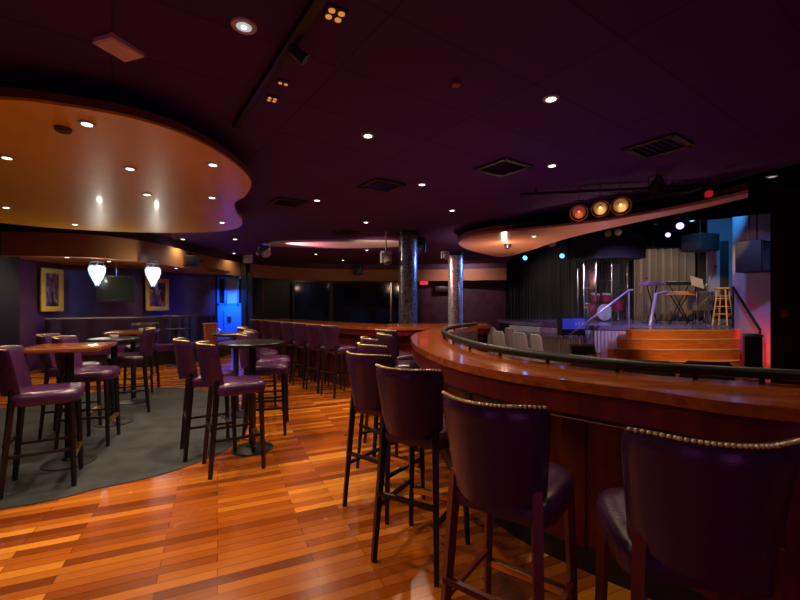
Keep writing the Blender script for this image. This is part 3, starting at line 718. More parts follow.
for i in range(4, len(pan) - 2, 7):
    b = new(); d = (pan[i + 1] - pan[i - 1]); box(b, (pan[i].x, pan[i].y, .46), (.13, .035, .68), rz=math.atan2(d.y, d.x), bev=.008); obj('pilaster', b, 'bar panel', t)
b = new(); tube(b, [p + Vector((0, 0, .855)) for p in offset(out, -.15)], .012); 
for i in range(6, len(out) - 2, 10):
    p = offset(out, -.15)[i]; q = offset(out, -.29)[i]; bar(b, (p.x, p.y, .855), (q.x, q.y, .855), .008)
obj('purse_rail', b, 'steel', t)
b = new(); strip(b, offset(inn, .0), offset(inn, .05), 0, 1.02); obj('back_panel', b, 'grey plastic', t)
ir = offset(inn, .03)
r_ = new(); tube(r_, [p + Vector((0, 0, 1.118)) for p in ir], .027, 10); rail = obj('rail', r_, 'black metal', t)
for i in range(3, len(ir), 6):
    b = new(); bar(b, (ir[i].x, ir[i].y, 1.07), (ir[i].x, ir[i].y, 1.115), .012); obj('rail_post', b, 'black metal', rail)
# far counter
fo = spline([(1.55, 6.98), (1.1, 6.75), (.5, 6.55), (.0, 6.45), (-.4, 6.50), (-.78, 6.72), (-1.3, 7.28), (-1.9, 8.0), (-2.55, 8.8), (-3.2, 9.55)], 6)
fi = spline([(1.62, 7.75), (1.2, 7.7), (.6, 7.6), (.05, 7.5), (-.2, 7.5), (-.4, 7.55), (-.9, 7.95), (-1.5, 8.6), (-2.1, 9.3), (-2.75, 10.0)], 6)
t = thing('bar_counter', 'far mahogany bar counter behind the row of seven stools', 'bar counter')
b = new(); strip(b, fo, fi, 1.02, 1.07); bmesh.ops.bevel(b, geom=[e for e in b.edges if e.calc_face_angle(0) > .9], offset=.012, segments=3, affect='EDGES'); obj('counter_top', b, 'bar wood', t)
b = new(); strip(b, offset(fo, -.02), offset(fo, -.08), .93, 1.02); obj('fascia', b, 'bar panel', t)
b = new(); strip(b, offset(fo, -.16), offset(fo, -.22), 0, 1.02); obj('front_panel', b, 'bar panel', t)
b = new(); strip(b, offset(fi, .02), offset(fi, .07), 0, 1.02); obj('back_panel', b, 'grey plastic', t)
b = new(); box(b, (1.56, 7.36, .51), (.05, .74, 1.02), rz=-.1); obj('end_panel', b, 'grey plastic', t)

# ------------------------------------------------------------------ seating beyond the bar
def make_chair(m):
    t = thing('banquet_chair', 'chair', 'chair')
    b = new(); box(b, (0, 0, .45), (.42, .42, .07), bev=.02); obj('seat', b, m, t)
    b = new(); box(b, (0, -.2, .68), (.38, .05, .42), bev=.022, M=Matrix.Rotation(.16, 4, 'X')); obj('backrest', b, m, t)
    b = new(); tube(b, [(-.2, -.17, .45), (-.2, -.235, .86), (-.16, -.245, .905), (.16, -.245, .905), (.2, -.235, .86), (.2, -.17, .45)], .016, 8); obj('back_frame', b, 'pale frame' if m == 'grey chair' else 'black metal', t)
    for sx in (-1, 1):
        b = new(); bar(b, (sx * .19, -.2, 0), (sx * .19, -.18, .55), .012, n=8); obj('leg', b, 'steel', t)
        b = new(); bar(b, (sx * .19, .19, 0), (sx * .19, .17, .42), .012, n=8); obj('leg', b, 'steel', t)
    return t
pr = None
cl = ['grey padded chair beside the counter end, leftmost of its row', 'grey padded chair second from the counter end', 'grey padded chair third from the counter end', 'grey padded chair fourth from the counter end, before the stage riser',
      'grey padded chair fifth from the counter end', 'blue grey chair at the right end of the row, turned sideways']
for k, (x, Y, f) in enumerate([(489, 8.35, (.96, .28)), (500, 9.2, (.96, .28)), (509, 7.9, (.96, .28)), (520, 8.75, (.96, .28)), (531, 7.45, (.96, .28)), (549, 7.0, (.99, .1))]):
    o = make_chair('grey chair') if pr is None else copy_tree(pr); pr = pr or o
    o.location = ((x - 400) / F * Y, Y, 0); o.rotation_euler.z = yaw(*f); o['label'] = cl[k]; o['group'] = 'grey chairs facing the stage'
pr = None
for k, (x, Y) in enumerate([(600, 3.85), (655, 3.8), (713, 3.75)]):
    o = make_chair('black plastic') if pr is None else copy_tree(pr); pr = pr or o
    o.location = ((x - 400) / F * Y, Y + .2, 0); o.rotation_euler.z = yaw(.3, .95); o['group'] = 'dark chairs behind the bar rail'
    o['label'] = ['dark chair behind the bar rail, left of three, below the white skirting', 'dark chair behind the bar rail, middle of three, below the steps', 'dark chair behind the bar rail, right of three, below the steps'][k]

# ------------------------------------------------------------------ stage
t = thing('stage', 'raised black stage platform with white pleated skirting', 'stage')
sf = [(3.95, 14.6), (5.0, 12.9), (5.6, 11.8), (6.3, 11.6), (11.7, 11.6)]
b = new(); prism(b, sf + [(11.7, 16.6), (3.95, 16.6)], STAGE - .12, STAGE); obj('deck', b, 'stage deck', t, smooth=False)
b = new(); prism(b, [(4.0, 14.7), (5.05, 13.0), (5.65, 11.9), (6.3, 11.7), (11.6, 11.7), (11.6, 16.5), (4.0, 16.5)], 0, STAGE - .121); obj('core', b, 'stage black', t, smooth=False)
def pleats(path, n, amp, z0, z1, m, parent, name):
    path = [Vector((*p, 0)) for p in path]; L = [0]
    for a, c in zip(path, path[1:]): L.append(L[-1] + (c - a).length)
    pts = []
    N = n * 6
    for k in range(N + 1):
        s = L[-1] * k / N; i = max(j for j in range(len(path) - 1) if L[j] <= s + 1e-9); u = (s - L[i]) / (L[i + 1] - L[i]); d = (path[i + 1] - path[i]).normalized()
        pts.append(path[i].lerp(path[i + 1], u) + Vector((-d.y, d.x, 0)) * amp * (math.sin(k / 6 * 2 * PI) + .4 * math.sin(k * .37)))
    b = new(); strip(b, pts, offset(pts, .012), z0, z1)
    return obj(name, b, m, parent)
pleats([(3.9, 14.62), (5.0, 12.8), (5.55, 11.75), (6.5, 11.5)], 46, .018, .02, STAGE - .14, 'white skirt', t, 'skirting')
# landing and wooden steps in front of the stage
t = thing('stage_steps', 'wide curved wooden steps leading up to the stage', 'steps')
xr = 8.2
def step(y0, xl, z0, z1, m='step wood', curve=.25):
    xr = min(8.6, .825 * (y0 + .3))
    pts = [(xl * 11.55 / (y0 + .3), 11.55), (xl, y0 + .35)] + [(xl + (xr - xl) * (1 - math.cos(PI * k / 12)) / 2, y0 + .30 - curve * math.sin(PI * k / 12) ** .6) for k in range(0, 13)] + [(min(8.6, xr * 11.55 / (y0 + .3)), 11.55)]
    b = new(); prism(b, pts, z0, z1); return b
mat('nosing', (.62, .42, .26), .4)
def nosing(y0, xl, z, curve=.25):
    xr = min(8.6, .825 * (y0 + .3))
    A = [Vector((xl + (xr - xl) * (1 - math.cos(PI * k / 12)) / 2, y0 + .29 - curve * math.sin(PI * k / 12) ** .6, 0)) for k in range(0, 13)]
    b = new(); strip(b, A, [p + Vector((0, .05, 0)) for p in A], z, z + .016); return b
obj('landing', step(9.75, 5.57, .6, .79), 'step wood', t)
obj('tread', step(9.42, 5.17, .4, .6), 'step wood', t); obj('tread', step(9.05, 4.76, .2, .4), 'step wood', t); obj('tread', step(8.65, 4.40, 0, .2), 'step wood', t)
for a_ in ((9.75, 5.57, .7905), (9.42, 5.17, .6005), (9.05, 4.76, .4005), (8.65, 4.40, .2005)): obj('nosing', nosing(*a_), 'nosing', t)
b = step(9.85, 5.63, .7905, .802); obj('landing_mat', b, 'stage deck', t)
# lower riser at the stage's left end
t = thing('stage_riser', 'low platform with tan ribbed front beside the black curtain', 'platform')
b = new(); prism(b, [(3.15, 12.2), (5.12, 11.35), (5.30, 12.0), (4.2, 13.7), (3.3, 14.2)], .44, .5); obj('deck', b, 'stage deck', t, smooth=False)
pleats([(3.2, 12.22), (5.08, 11.40), (5.24, 12.0)], 40, .012, 0, .44, 'tan skirt', t, 'ribbed_front')
b = new(); prism(b, [(3.3, 12.4), (4.95, 11.65), (5.1, 12.0), (4.15, 13.6), (3.4, 14.0)], 0, .438); obj('core', b, 'stage black', t)
# curtains
def curtain(path, n, z0, z1, m, label, amp=.06):
    t = thing('stage_curtain', label, 'curtain'); pleats(path, n, amp, z0, z1, m, t, 'drape')
    b = new(); tube(b, [(p[0], p[1], z1 + .03) for p in path], .025, 8); obj('rail', b, 'black metal', t)
curtain([(4.35, 16.3), (6.4, 16.1), (9.9, 15.9)], 48, STAGE + .01, 4.0, 'black curtain', 'black pleated curtain hanging behind the drums')
curtain([(11.0, 15.2), (11.4, 14.6), (11.5, 12.2)], 14, STAGE + .01, 3.9, 'black curtain', 'dark pleated curtain at the right rear of the stage')
curtain([(8.75, 15.3), (10.75, 15.0)], 8, STAGE + .01, 3.45, 'grey curtain', 'grey brown pleated curtain behind the keyboards', .13)
# drum shield
t = thing('drum_shield', 'clear acrylic drum shield with chrome uprights on the stage', 'screen')
dx = [578, 584, 596, 612, 627.5]; dY = [14.4, 13.9, 13.6, 13.55, 13.9]
pp = [Vector(((x - 400) / F * Y, Y, STAGE)) for x, Y in zip(dx, dY)]
for i, p in enumerate(pp):
    b = new(); bar(b, p, p + Vector((0, 0, 2.02 if i else 1.85)), .03, n=12); obj('post', b, 'chrome', t)
for a, c in zip(pp, pp[1:]):
    d = (c - a); n_ = Vector((d.y, -d.x, 0)).normalized() * .006
    b = new(); strip(b, [a, c], [a + n_, c + n_], STAGE + .03, STAGE + 1.95); obj('panel', b, 'acrylic', t, smooth=False)
# drums
def drum(p, r, h, axis, label, name='drum', shell='drum red', legs=3):
    t = thing(name, label, 'drum', p)
    A = Vector((0, 0, 0)); d = Vector(axis).normalized()
    z = r + .02 if abs(d.z) < .3 else .55
    c = Vector((0, 0, z))
    b = new(); bar(b, c - d * h / 2, c + d * h / 2, r, n=28); obj('shell', b, shell, t)
    for s in (-1, 1):
        b = new(); bar(b, c + d * s * h / 2, c + d * s * (h / 2 + .01), r * .97, n=28); obj('head', b, 'drum head', t)
        b = new(); bar(b, c + d * s * (h / 2 - .025), c + d * s * (h / 2 + .006), r + .012, n=28); obj('hoop', b, 'chrome', t)
    for k in range(legs):
        a = 2 * PI * k / legs + .3
        b = new(); bar(b, c + Vector((r * .9 * math.cos(a), r * .5 * math.sin(a), -.1 if z == .55 else -r * .5)), (r * 1.15 * math.cos(a), r * 1.1 * math.sin(a), .0), .01, n=8); obj('leg', b, 'chrome', t)
    return t
def SP(x, Y): return Vector(((x - 400) / F * Y, Y, STAGE + .008))
bd = drum(SP(601, 14.5), .30, .4, (.15, -1, 0), 'bass drum with pale head behind the drum shield', 'bass_drum')
for sx in (-.2, .2):
    b = new(); bar(b, (sx, .05, .72), (sx, .0, .95), .15, n=24); tom = obj('tom', b, 'drum red', bd)
    b = new(); bar(b, (sx, .0, .951), (sx, -.003, .962), .15, n=24); obj('tom_head', b, 'drum head', tom)
drum(SP(617, 14.6), .21, .40, (0, 0, 1), 'floor tom right of the bass drum', 'floor_tom')
drum(SP(588, 14.9), .18, .16, (0, 0, 1), 'snare drum left of the bass drum', 'snare_drum')
def cymbal(p, h, r, label):
    t = thing('cymbal_stand', label, 'cymbal', p, 0, 'cymbals of the drum kit')
    b = new(); bar(b, (0, 0, .25), (0, 0, h + .03), .012, n=8); obj('pole', b, 'chrome', t)
    b = new(); lathe(b, [(r, 0), (r * .4, .025), (.04, .035), (.03, .05), (.005, .055)], (0, 0, h), 28); o = obj('cymbal', b, 'brass', t)
    for k in range(3):
        a = 2 * PI * k / 3; b = new(); bar(b, (0, 0, .3), (.28 * math.cos(a), .28 * math.sin(a), .0), .01, n=8); obj('leg', b, 'chrome', t)
cymbal(SP(587, 14.4), 1.15, .2, 'brass cymbal on a stand at the left of the drums'); cymbal(SP(607, 15.1), 1.45, .24, 'highest brass cymbal on a stand behind the bass drum'); cymbal(SP(624, 14.7), 1.1, .22, 'brass cymbal on a stand at the right of the drums')
# keyboards
def keyboard(p, L, dp_, h, rz, m, label, wood_end=False):
    t = thing('keyboard', label, 'keyboard', p + Vector((0, 0, .014)), rz)
    b = new(); box(b, (0, 0, h), (L, dp_, .11), bev=.015); obj('case', b, m, t)
    b = new(); box(b, (0, -dp_ * .22, h + .056), (L * .86, dp_ * .42, .012)); obj('keys', b, 'pale keys', t)
    for s in (-1, 1):
        b = new(); bar(b, (-s * L * .32, -s * .03, .0), (s * L * .32, s * .03, h - .05), .018, n=8); obj('stand_leg', b, 'black metal', t)
    b = new(); bar(b, (-L * .32, -.15, .012), (-L * .32, .15, .012), .012); bar(b, (L * .32, -.15, .012), (L * .32, .15, .012), .012); obj('stand_feet', b, 'black metal', t)
keyboard(Vector(((679 - 400) / F * 12.6, 12.6, STAGE)), .85, .34, .93, -.1, 'brown keyboard', 'brown keyboard on a black crossed stand near the stage edge')
keyboard(Vector(((652 - 400) / F * 13.3, 13.3, STAGE)), .80, .36, 1.25, .35, 'pink keyboard', 'pinkish grey keyboard on a tall stand left of the brown one')
keyboard(Vector(((679 - 400) / F * 13.9, 13.9, STAGE)), 1.0, .3, 1.3, -.1, 'black plastic', 'long black keyboard behind the brown one')
t = thing('guitar_amplifier', 'grey brown amplifier cabinet in front of the pale wall', 'amplifier', Vector(((701 - 400) / F * 12.95, 12.95, STAGE)))
b = new(); box(b, (0, 0, .72), (.62, .34, .60), bev=.02); obj('cabinet', b, 'grey plastic', t)
b = new(); box(b, (0, -.175, .72), (.54, .012, .52)); obj('grille', b, mat('amp cloth', (.12, .09, .085), .9), t)
for sx in (-1, 1):
    b = new(); bar(b, (sx * .25, 0, 0), (sx * .25, 0, .42), .02); obj('leg', b, 'black metal', t)
t = thing('music_stand', 'music stand with a tilted lavender desk beside the amplifier', 'music stand', Vector(((697 - 400) / F * 12.1, 12.1, STAGE + .01)), .2)
b = new(); bar(b, (0, 0, .02), (0, 0, 1.12), .012); obj('pole', b, 'steel', t)
b = new(); box(b, (0, 0, 1.25), (.38, .02, .34), M=Matrix.Rotation(-.5, 4, 'X') @ Matrix.Rotation(.35, 4, 'Y')); obj('desk', b, 'pale keys', t)
for k in range(3):
    a = 2 * PI * k / 3; b = new(); bar(b, (0, 0, .15), (.24 * math.cos(a), .24 * math.sin(a), .0), .01); obj('leg', b, 'steel', t)
def mic(x, Y, h, label):
    t = thing('microphone_stand', label, 'microphone stand', SP(x, Y), 0, 'microphone stands on the stage')
    b = new(); bar(b, (0, 0, .02), (0, 0, h * .72), .011); obj('pole', b, 'steel', t)
    b = new(); bar(b, (-.12, 0, h * .66), (.14, -.05, h), .008); obj('boom', b, 'steel', t)
    b = new(); bar(b, (.14, -.05, h), (.19, -.08, h + .02), .02, .028, 12); obj('microphone', b, 'black metal', t)
    for k in range(3):
        a = 2 * PI * k / 3; b = new(); bar(b, (0, 0, .16), (.2 * math.cos(a), .2 * math.sin(a), .004), .01); obj('leg', b, 'steel', t)
mic(709, 12.7, 1.75, 'tall boom microphone stand left of the wooden stool'); mic(704.5, 12.35, .9, 'short microphone stand in front of the amplifier'); mic(641, 14.6, 1.5, 'microphone stand between the drum shield and the keyboards')
# wooden stool on stage
t = thing('wooden_stool', 'tall pale wooden stool standing at the right of the stage', 'stool', Vector(((723 - 400) / F * 11.9, 11.9, STAGE + .002)), .5)
t.scale = (1.1, 1.1, 1.1)
b = new(); lathe(b, [(.16, .95), (.185, .96), (.185, .99), (.17, 1.0)], n=28); obj('seat', b, 'stool wood', t)
q = [(-1, -1), (1, -1), (1, 1), (-1, 1)]
for sx, sy in q:
    b = new(); bar(b, (sx * .17, sy * .17, 0), (sx * .09, sy * .09, .96), .018, n=10); obj('leg', b, 'stool wood', t)
for j, zz in enumerate((.25, .45, .66)):
    k = .17 - .08 * zz / .96
    for i in range(4):
        a, c = q[i], q[(i + 1) % 4]; z = zz + (.05 if i % 2 else 0); b = new(); bar(b, (a[0] * k, a[1] * k, z), (c[0] * k, c[1] * k, z), .011, n=8); obj('rung', b, 'stool wood', t)
# handrails
def handrail(pts, label, posts, r=.028, m='chrome'):
    t = thing('handrail', label, 'handrail')
    b = new(); tube(b, pts, r, 10); obj('rail', b, m, t)
    for a, c in posts:
        b = new(); bar(b, a, c, r * .8, n=10); obj('post', b, m, t)
mat('rail paint', (.45, .42, .55), .3, metal=.6)
tp = Q(629, 290, 11.62); lw = Q(566, 338, 11.2)
handrail([Q(632.5, 290, 11.75), tp, (tp + lw) / 2, lw, lw + Vector((-.12, -.03, .02))], 'metal handrail sloping down from the stage to the low platform', [((tp.x, tp.y, STAGE), tp)], m='rail paint')
a = Vector(((650 - 400) / F * 11.2, 11.2, STAGE + .014)); c_ = Q(656, 294, 11.2); e_ = Q(667, 292, 11.5)
handrail([a, c_, e_], 'lavender lit metal rail standing at the head of the wooden steps', [], .045, 'rail paint')
tp = Q(733, 287, 10.6); lw = Q(760, 330, 9.6)
handrail([tp, (tp + lw) / 2, lw], 'dark handrail sloping down at the right side of the steps', [((tp.x, tp.y, STAGE), tp), ((lw.x, lw.y, 0), lw)], .03, 'black metal')
# equipment near the stage
t = thing('power_amplifier', 'black rack case with a blue lit front on the low platform', 'amplifier', Vector(((571 - 400) / F * 11.8, 11.8, .5)))
b = new(); box(b, (0, 0, .28), (.68, .36, .5), bev=.015); obj('case', b, 'black plastic', t)
b = new(); box(b, (0, -.183, .36), (.64, .012, .3)); fp = obj('front_panel', b, 'blue lit cloth', t)
for k in range(3):
    b = new(); box(b, (.06 + k * .09, -.192, .36), (.04, .012, .1)); obj('switch', b, 'pale keys', fp)
for sx in (-1, 1):
    for sy in (-1, 1):
        b = new(); cyl(b, (sx * .3, sy * .15), .03, 0, .031, 12); obj('foot', b, 'black plastic', t)
t = thing('stage_monitor', 'grey wedge monitor on the floor before the white skirting', 'speaker', P(583, 360, 0) + Vector((0, .2, 0)), .1)
b = new(); v = [b.verts.new(p) for p in ((-.35, -.24, 0), (.35, -.24, 0), (.35, .26, 0), (-.35, .26, 0), (-.35, -.12, .40), (.35, -.12, .40), (.35, .26, .34), (-.35, .26, .34))]
for f in ((0, 3, 2, 1), (4, 5, 6, 7), (0, 1, 5, 4), (1, 2, 6, 5), (2, 3, 7, 6), (3, 0, 4, 7)): b.faces.new([v[k] for k in f])
bmesh.ops.bevel(b, geom=b.edges[:], offset=.012, segments=2, affect='EDGES'); obj('cabinet', b, 'grey plastic', t)
b = new(); box(b, (0, -.184, .2), (.62, .012, .3), M=Matrix.Rotation(-.29, 4, 'X')); obj('grille', b, 'black frame', t)
t = thing('storage_box', 'small red box standing left of the steps', 'box', P(592, 361, 0), .1)
b = new(); box(b, (0, 0, .07), (.17, .17, .13), bev=.01); obj('body', b, mat('red box', (.5, .06, .04), .5), t); b = new(); box(b, (0, 0, .14), (.18, .18, .02), bev=.006); obj('lid', b, 'red box', t)
t = thing('bin', 'tall black bin at the foot of the steps by the red lit wall', 'bin', ((752.5 - 400) / F * 7.9, 7.9, 0), -.6)
b = new(); box(b, (0, 0, .42), (.27, .30, .78), bev=.03); obj('body', b, 'black plastic', t); b = new(); box(b, (0, 0, .83), (.29, .32, .05), bev=.02); obj('lid', b, 'grey plastic', t)
# hung loudspeakers and blue lit side fittings
t = thing('hanging_loudspeaker', 'dark loudspeaker hung above the right end of the stage', 'speaker', Q(753, 257, 9.6), .5)
b = new(); box(b, (0, 0, 0), (.52, .5, .72), bev=.025); obj('cabinet', b, 'stage black', t); b = new(); box(b, (0, -.255, 0), (.46, .012, .64)); obj('grille', b, 'black frame', t)
b = new()
for sx in (-1, 1): bar(b, (sx * .2, 0, .34), (sx * .2, 0, 4.4 - Q(753, 257, 9.6).z), .012)
obj('chain', b, 'black metal', t)
t = thing('tower_loudspeaker', 'tall blue lit loudspeaker tower with a black grille behind the wooden stool', 'speaker', ((724 - 400) / F * 12.4 - .98, 12.7, STAGE), -.5)
t.location = ((722 - 400) / F * 13.0, 13.0, STAGE)
b = new(); box(b, (0, 0, 1.65), (.78, .3, 3.3), bev=.02); obj('cabinet', b, 'pale blue wall', t); b = new(); box(b, (.03, -.155, 1.75), (.22, .012, 1.7)); obj('grille', b, 'black frame', t)
b = new(); box(b, (.0, -.156, .5), (.62, .012, .7)); obj('grille', b, 'black frame', t)
t = thing('hanging_projector', 'grey box hung under the stage roof at the right', 'projector', Q(700, 243, 12.0), .3)
b = new(); box(b, (0, 0, 0), (.75, .6, .5), bev=.03); obj('casing', b, mat('dark casing', (.045, .04, .04), .6), t); b = new(); bar(b, (0, 0, .25), (0, 0, 4.4 - Q(700, 243, 12.0).z), .02); obj('pole', b, 'black metal', t)
t = thing('stage_valance', 'black hanging valance box above the drums', 'valance', Q(606, 247, 12.8))
b = new(); box(b, (0, 0, 0), (2.2, .5, .75), bev=.02); obj('body', b, 'stage black', t, smooth=False)
b = new()
for sx in (-1, 1): bar(b, (sx * .9, 0, .37), (sx * .9, 0, 4.4 - Q(606, 247, 12.8).z), .015)
obj('hanger', b, 'black metal', t)
# par cans in the ceiling, three big ones before the stage
pz = 2.98; 
t = thing('lighting_bar', 'black pipe under the ceiling carrying the three stage lamps', 'pipe', (0, 0, 0))
A = Q(520, 204, 5.6); B = Q(690, 183, 5.2); A.z = B.z = 2.93
b = new(); bar(b, A, B, .022); obj('pipe', b, 'black metal', t)
b = new()
for f_ in (.1, .9): p = A.lerp(B, f_); bar(b, p, (p.x, p.y, CEIL), .012)
obj('hanger', b, 'black metal', t)
def par(x, y, Y, r, label, d, lens, group, power=0, col=(1, 1, 1), top=None, aim=None, size=45, bulb=True, shell='black metal', hang=None):
    p = Q(x, y, Y); d = Vector(d).normalized()
    t = thing('par_lamp', label, 'stage light', p, 0, group)
    b = new(); 
    q_ = d.to_track_quat('Z', 'Y').to_matrix().to_4x4()
    n = 24; prof = [(.45 * r, -2.0 * r), (.6 * r, -1.6 * r), (r, -.9 * r), (r, 0), (.93 * r, 0), (.9 * r, -.3 * r), (.5 * r, -1.0 * r), (.1 * r, -1.3 * r)]
    lathe(b, prof, n=n, caps=False); bmesh.ops.transform(b, matrix=q_, verts=b.verts[:]); obj('can', b, shell, t)
    b = new(); tor = [(r * 1.08 * math.cos(2 * PI * k / 24), r * 1.08 * math.sin(2 * PI * k / 24), 0) for k in range(25)]
    tube(b, tor, r * .09, 6); bmesh.ops.transform(b, matrix=q_, verts=b.verts[:]); obj('rim', b, 'brass' if bulb else shell, t)
    if bulb:
        b = new(); lathe(b, [(.86 * r, -.25 * r), (.78 * r, -.5 * r), (.5 * r, -.85 * r), (.1 * r, -1.0 * r), (.05 * r, -.98 * r), (.48 * r, -.8 * r), (.75 * r, -.45 * r), (.84 * r, -.24 * r)], n=24, caps=False); bmesh.ops.transform(b, matrix=q_, verts=b.verts[:]); obj('reflector', b, 'nail brass', t)
        b = new(); ball(b, d * (-.5 * r), r * .17); obj('bulb', b, lens, t)
    else:
        b = new(); lathe(b, [(.001, -.08 * r), (.88 * r, -.08 * r), (.88 * r, -.16 * r), (.001, -.16 * r)], n=20); bmesh.ops.transform(b, matrix=q_, verts=b.verts[:]); obj('lens', b, lens, t)
    b = new(); s_ = d.cross(Vector((0, 0, 1))).normalized() * r * 1.2
    zt = (top if top else CEIL - .05) - p.z
    c0 = d * (-.6 * r)
    tube(b, [c0 - s_, c0 - s_ + Vector((0, 0, r * 1.5)), c0 + s_ + Vector((0, 0, r * 1.5)), c0 + s_], r * .07, 6)
    if zt > r * 1.5: bar(b, c0 + Vector((0, 0, r * 1.5)), c0 + Vector((0, 0, zt)), r * .08, n=8)
    obj('yoke', b, 'steel' if bulb else 'black metal', t)
    if power: lamp('SPOT', 'stage_beam', p + d * .03, power, col, aim if aim is not None else p + d * 5, size, .5, .05)
mat('par bulb', (1, .8, .5), .3, emit=(1, .70, .36), estr=2)
mat('par bulb dim', (1, .3, .1), .3, emit=(1, .25, .12), estr=1.2)
g = 'three open brass lamps under the ceiling'
par(579, 213, 5.35, .098, 'left of the three open lamps, glowing dull red inside', (-.35, -.8, -.5), 'par bulb dim', g)
par(600.5, 209, 5.2, .098, 'middle of the three open brass lamps before the stage', (-.3, -.8, -.5), 'par bulb', g)
par(621, 206, 5.1, .104, 'right of the three open brass lamps before the stage', (-.3, -.8, -.45), 'par bulb', g)
g = 'coloured stage lamps'
par(525, 258, 12.6, .075, 'bright blue stage lamp at the left end behind the salmon panel', (-.5, -.8, -.4), 'blue led', g, top=4.4, bulb=False)
par(562, 256, 12.2, .075, 'bright blue stage lamp in front of the black curtain', (-.5, -.8, -.4), 'blue led', g, top=4.4, bulb=False)
par(552, 244, 12.0, .12, 'dark stage lamp above the blue one before the curtain', (-.2, -.8, -.5), 'glass', g, top=4.4, bulb=False)
par(655, 222, 9.6, .06, 'violet stage lamp left of the pair of blue ones above the keyboards', (-.6, -.6, -.5), 'violet led', g, top=4.4, bulb=False)
par(680, 226, 9.4, .085, 'large violet blue stage lamp hanging above the keyboards', (-.55, -.75, -.4), 'violet led', g, top=4.4, bulb=False)
par(692, 218, 9.0, .085, 'cyan stage lamp highest of those above the keyboards', (-.5, -.75, -.4), 'cyan led', g, top=4.4, bulb=False)
par(668, 235, 9.8, .06, 'small violet stage lamp lowest above the keyboards', (-.6, -.7, -.4), 'violet led', g, top=4.4, bulb=False)
par(709, 194, 4.9, .05, 'dim red stage lamp at the right above the panel edge', (-.4, -.8, -.5), 'red led', g, bulb=False)
par(608, 234, 11.5, .10, 'unlit stage lamp with a yellow gel, left of a pair', (-.3, -.85, -.3), 'gel yellow', g, top=4.4, bulb=False)
par(618, 232, 11.4, .10, 'unlit stage lamp with a yellow gel, right of a pair', (-.3, -.85, -.3), 'gel yellow', g, top=4.4, bulb=False)
par(656, 190, 4.9, .08, 'unlit black stage lamp hanging right of the three brass ones', (.1, .6, -.8), 'glass', g, bulb=False, top=2.98)
t = thing('lighting_bar', 'black pipe carrying the coloured lamps above the stage', 'pipe')
b = new(); bar(b, Q(640, 222, 9.8) + Vector((0, .1, .35)), Q(735, 200, 9.0) + Vector((0, .1, .35)), .025)
for x, y, Y in ((640, 222, 9.8), (735, 200, 9.0)): p = Q(x, y, Y) + Vector((0, .1, .35)); bar(b, p, (p.x, p.y, 4.4), .012)
obj('pipe', b, 'black metal', t)

# ------------------------------------------------------------------ lights of the stage and the alcove, plus added fills
lamp('AREA', 'blue_strip', (-5.46, 12.82, 2.30), 28, (.02, .16, 1), (-5.47, 13.35, 1.0), sx=.8, sy=.05).data.spread = math.radians(62)
lamp('SPOT', 'pink_beam', Q(268, 250, 10.3) + Vector((.15, 0, -.05)), 420, (1, .34, .42), (-1.2, 10.75, 3.0), 60, .8, .05)
lamp('SPOT', 'amber_beam', Q(392, 256, 9.0) + Vector((-.25, .1, -.15)), 60, (1, .6, .42), (-.6, 10.7, 3.0), 70, .8, .05)
lamp('SPOT', 'stage_wash', (6.4, 10.2, 3.9), 650, (.50, .36, 1), (6.8, 12.6, STAGE), 75, .8, .08)
lamp('SPOT', 'stage_wash', (8.2, 12.3, 4.1), 330, (1, .84, .68), (9.5, 15.0, 1.9), 65, .7, .08)
lamp('SPOT', 'stage_wash', (4.9, 13.4, 3.9), 150, (1, .88, .80), (7.0, 16.0, 1.4), 75, .8, .08)
lamp('SPOT', 'stage_wash', (5.0, 7.2, 2.9), 520, (1, .62, .28), (6.7, 9.4, .5), 50, .8, .08)
lamp('SPOT', 'stage_wash', (6.8, 8.2, 3.9), 520, (1, .60, .20), (9.2, 12.0, 1.6), 25, .5, .05)
lamp('SPOT', 'stage_wash', (4.4, 8.6, 3.3), 620, (1, .95, .88), (5.4, 12.0, .4), 48, .8, .08)  # added lamp that brightens the white skirting
lamp('SPOT', 'blue_wash', (6.6, 8.6, 3.9), 230, (.32, .36, 1), (8.72, 10.2, 1.7), 45, .8, .08)
lamp('SPOT', 'blue_wash', (7.8, 9.8, 4.1), 170, (.05, .42, 1), (10.1, 13.0, 2.8), 55, .8, .05)
lamp('SPOT', 'red_wash', (8.3, 9.0, .35), 90, (1, .01, .02), (8.72, 9.8, .45), 100, .8, .03)
lamp('SPOT', 'blue_wash', (4.0, 12.9, 2.8), 420, (.12, .32, 1), (1.75, 12.6, 1.8), 60, .8, .05)
lamp('SPOT', 'blue_wash', (3.0, 9.4, 2.6), 500, (.10, .28, 1), (.2, 8.95, 1.9), 50, .8, .05)
lamp('SPOT', 'pale_wash', (-2.6, 8.7, 2.7), 70, (1, .85, .75), (.1, 8.95, 1.9), 50, .8, .05)
lamp('SPOT', 'pale_wash', (-1.2, 12.2, 2.7), 220, (1, .85, .75), (1.6, 12.6, 1.8), 50, .8, .05)
t = thing('hanging_lamp', 'small pale lamp hanging under the salmon panel near its tip', 'lamp', Q(508, 249, 9.0))
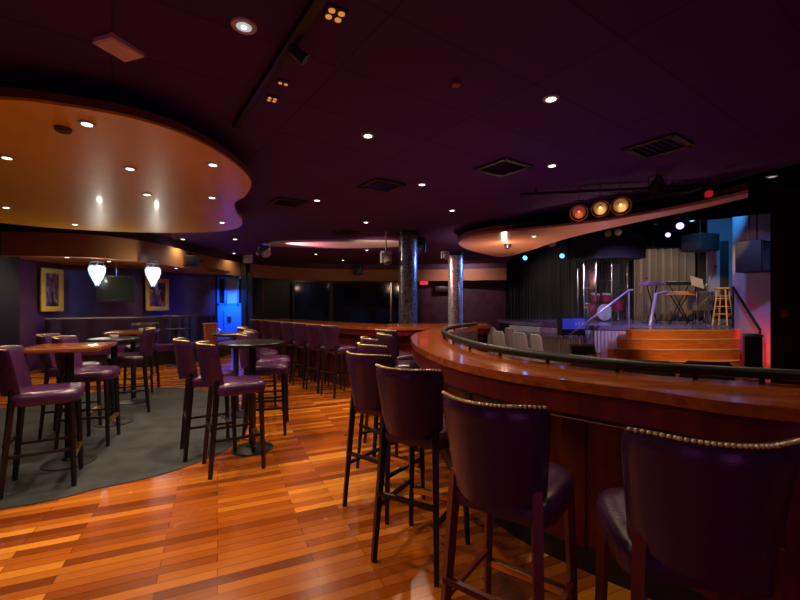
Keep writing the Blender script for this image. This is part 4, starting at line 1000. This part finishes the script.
b = new(); lathe(b, [(.03, .0), (.07, .02), (.08, .10), (.03, .16)], n=20); obj('shade', b, 'steel', t)
b = new(); lathe(b, [(.001, .17), (.06, .17), (.075, .20), (.001, .20)], n=20); obj('lens', b, 'lamp lens', t)
b = new(); bar(b, (.07, 0, .08), (.07, 0, 2.742 - Q(508, 249, 9.0).z), .008); obj('stem', b, 'black metal', t)
lamp('POINT', 'hanging_glow', Q(508, 249, 9.0) + Vector((-.15, -.25, -.05)), 9, (1, .72, .52), rad=.04)
t = thing('alarm_box', 'small red alarm box on the dark wall at the far right', 'alarm', (Q(783, 313, 6.0)))
b = new(); box(b, (0, -.022, 0), (.07, .05, .12), bev=.008); obj('casing', b, mat('alarm red', (.6, .02, .02), .35), t); b = new(); box(b, (0, -.05, -.01), (.045, .02, .02), bev=.004); obj('lever', b, 'white plastic', t)
lamp('SPOT', 'panel_fill', (2.1, 8.9, .9), 230, (1, .70, .5), (2.6, 9.3, 2.74), 110, 1, .06)  # added unseen pair without fixtures, lifting the salmon panel's underside
lamp('SPOT', 'panel_fill', (3.3, 7.3, .9), 90, (1, .70, .5), (3.7, 6.9, 2.74), 100, 1, .06)
lamp('SPOT', 'wall_fill', (2.0, 14.6, 2.9), 120, (1, .62, .72), (2.6, 16.9, 1.5), 120, 1, .05)  # added lamp without a fixture, brightens the purple back wall
lamp('SPOT', 'stage_wash', (4.6, 9.8, 3.0), 420, (1, .88, .92), (7.0, 14.5, 1.8), 24, .6, .05)  # added front spot to bring up the drum shield posts
lamp('SPOT', 'blue_wash', (3.9, 9.2, 2.9), 160, (.16, .26, 1), (4.92, 11.62, .86), 16, .5, .05)  # added narrow spot that brightens the rack's blue front
lamp('POINT', 'violet_fill', (-2.2, -2.6, .5), 17, (.60, .14, .9), rad=.1)  # added lamps behind viewer and bar, tinting ceiling and stools violet
lamp('POINT', 'violet_fill', (1.3, -2.6, .5), 17, (.70, .14, .8), rad=.1)
lamp('SPOT', 'violet_fill', (1.9, 4.6, .5), 22, (.60, .14, .9), (1.6, 5.0, 3.0), 150, 1, .1)
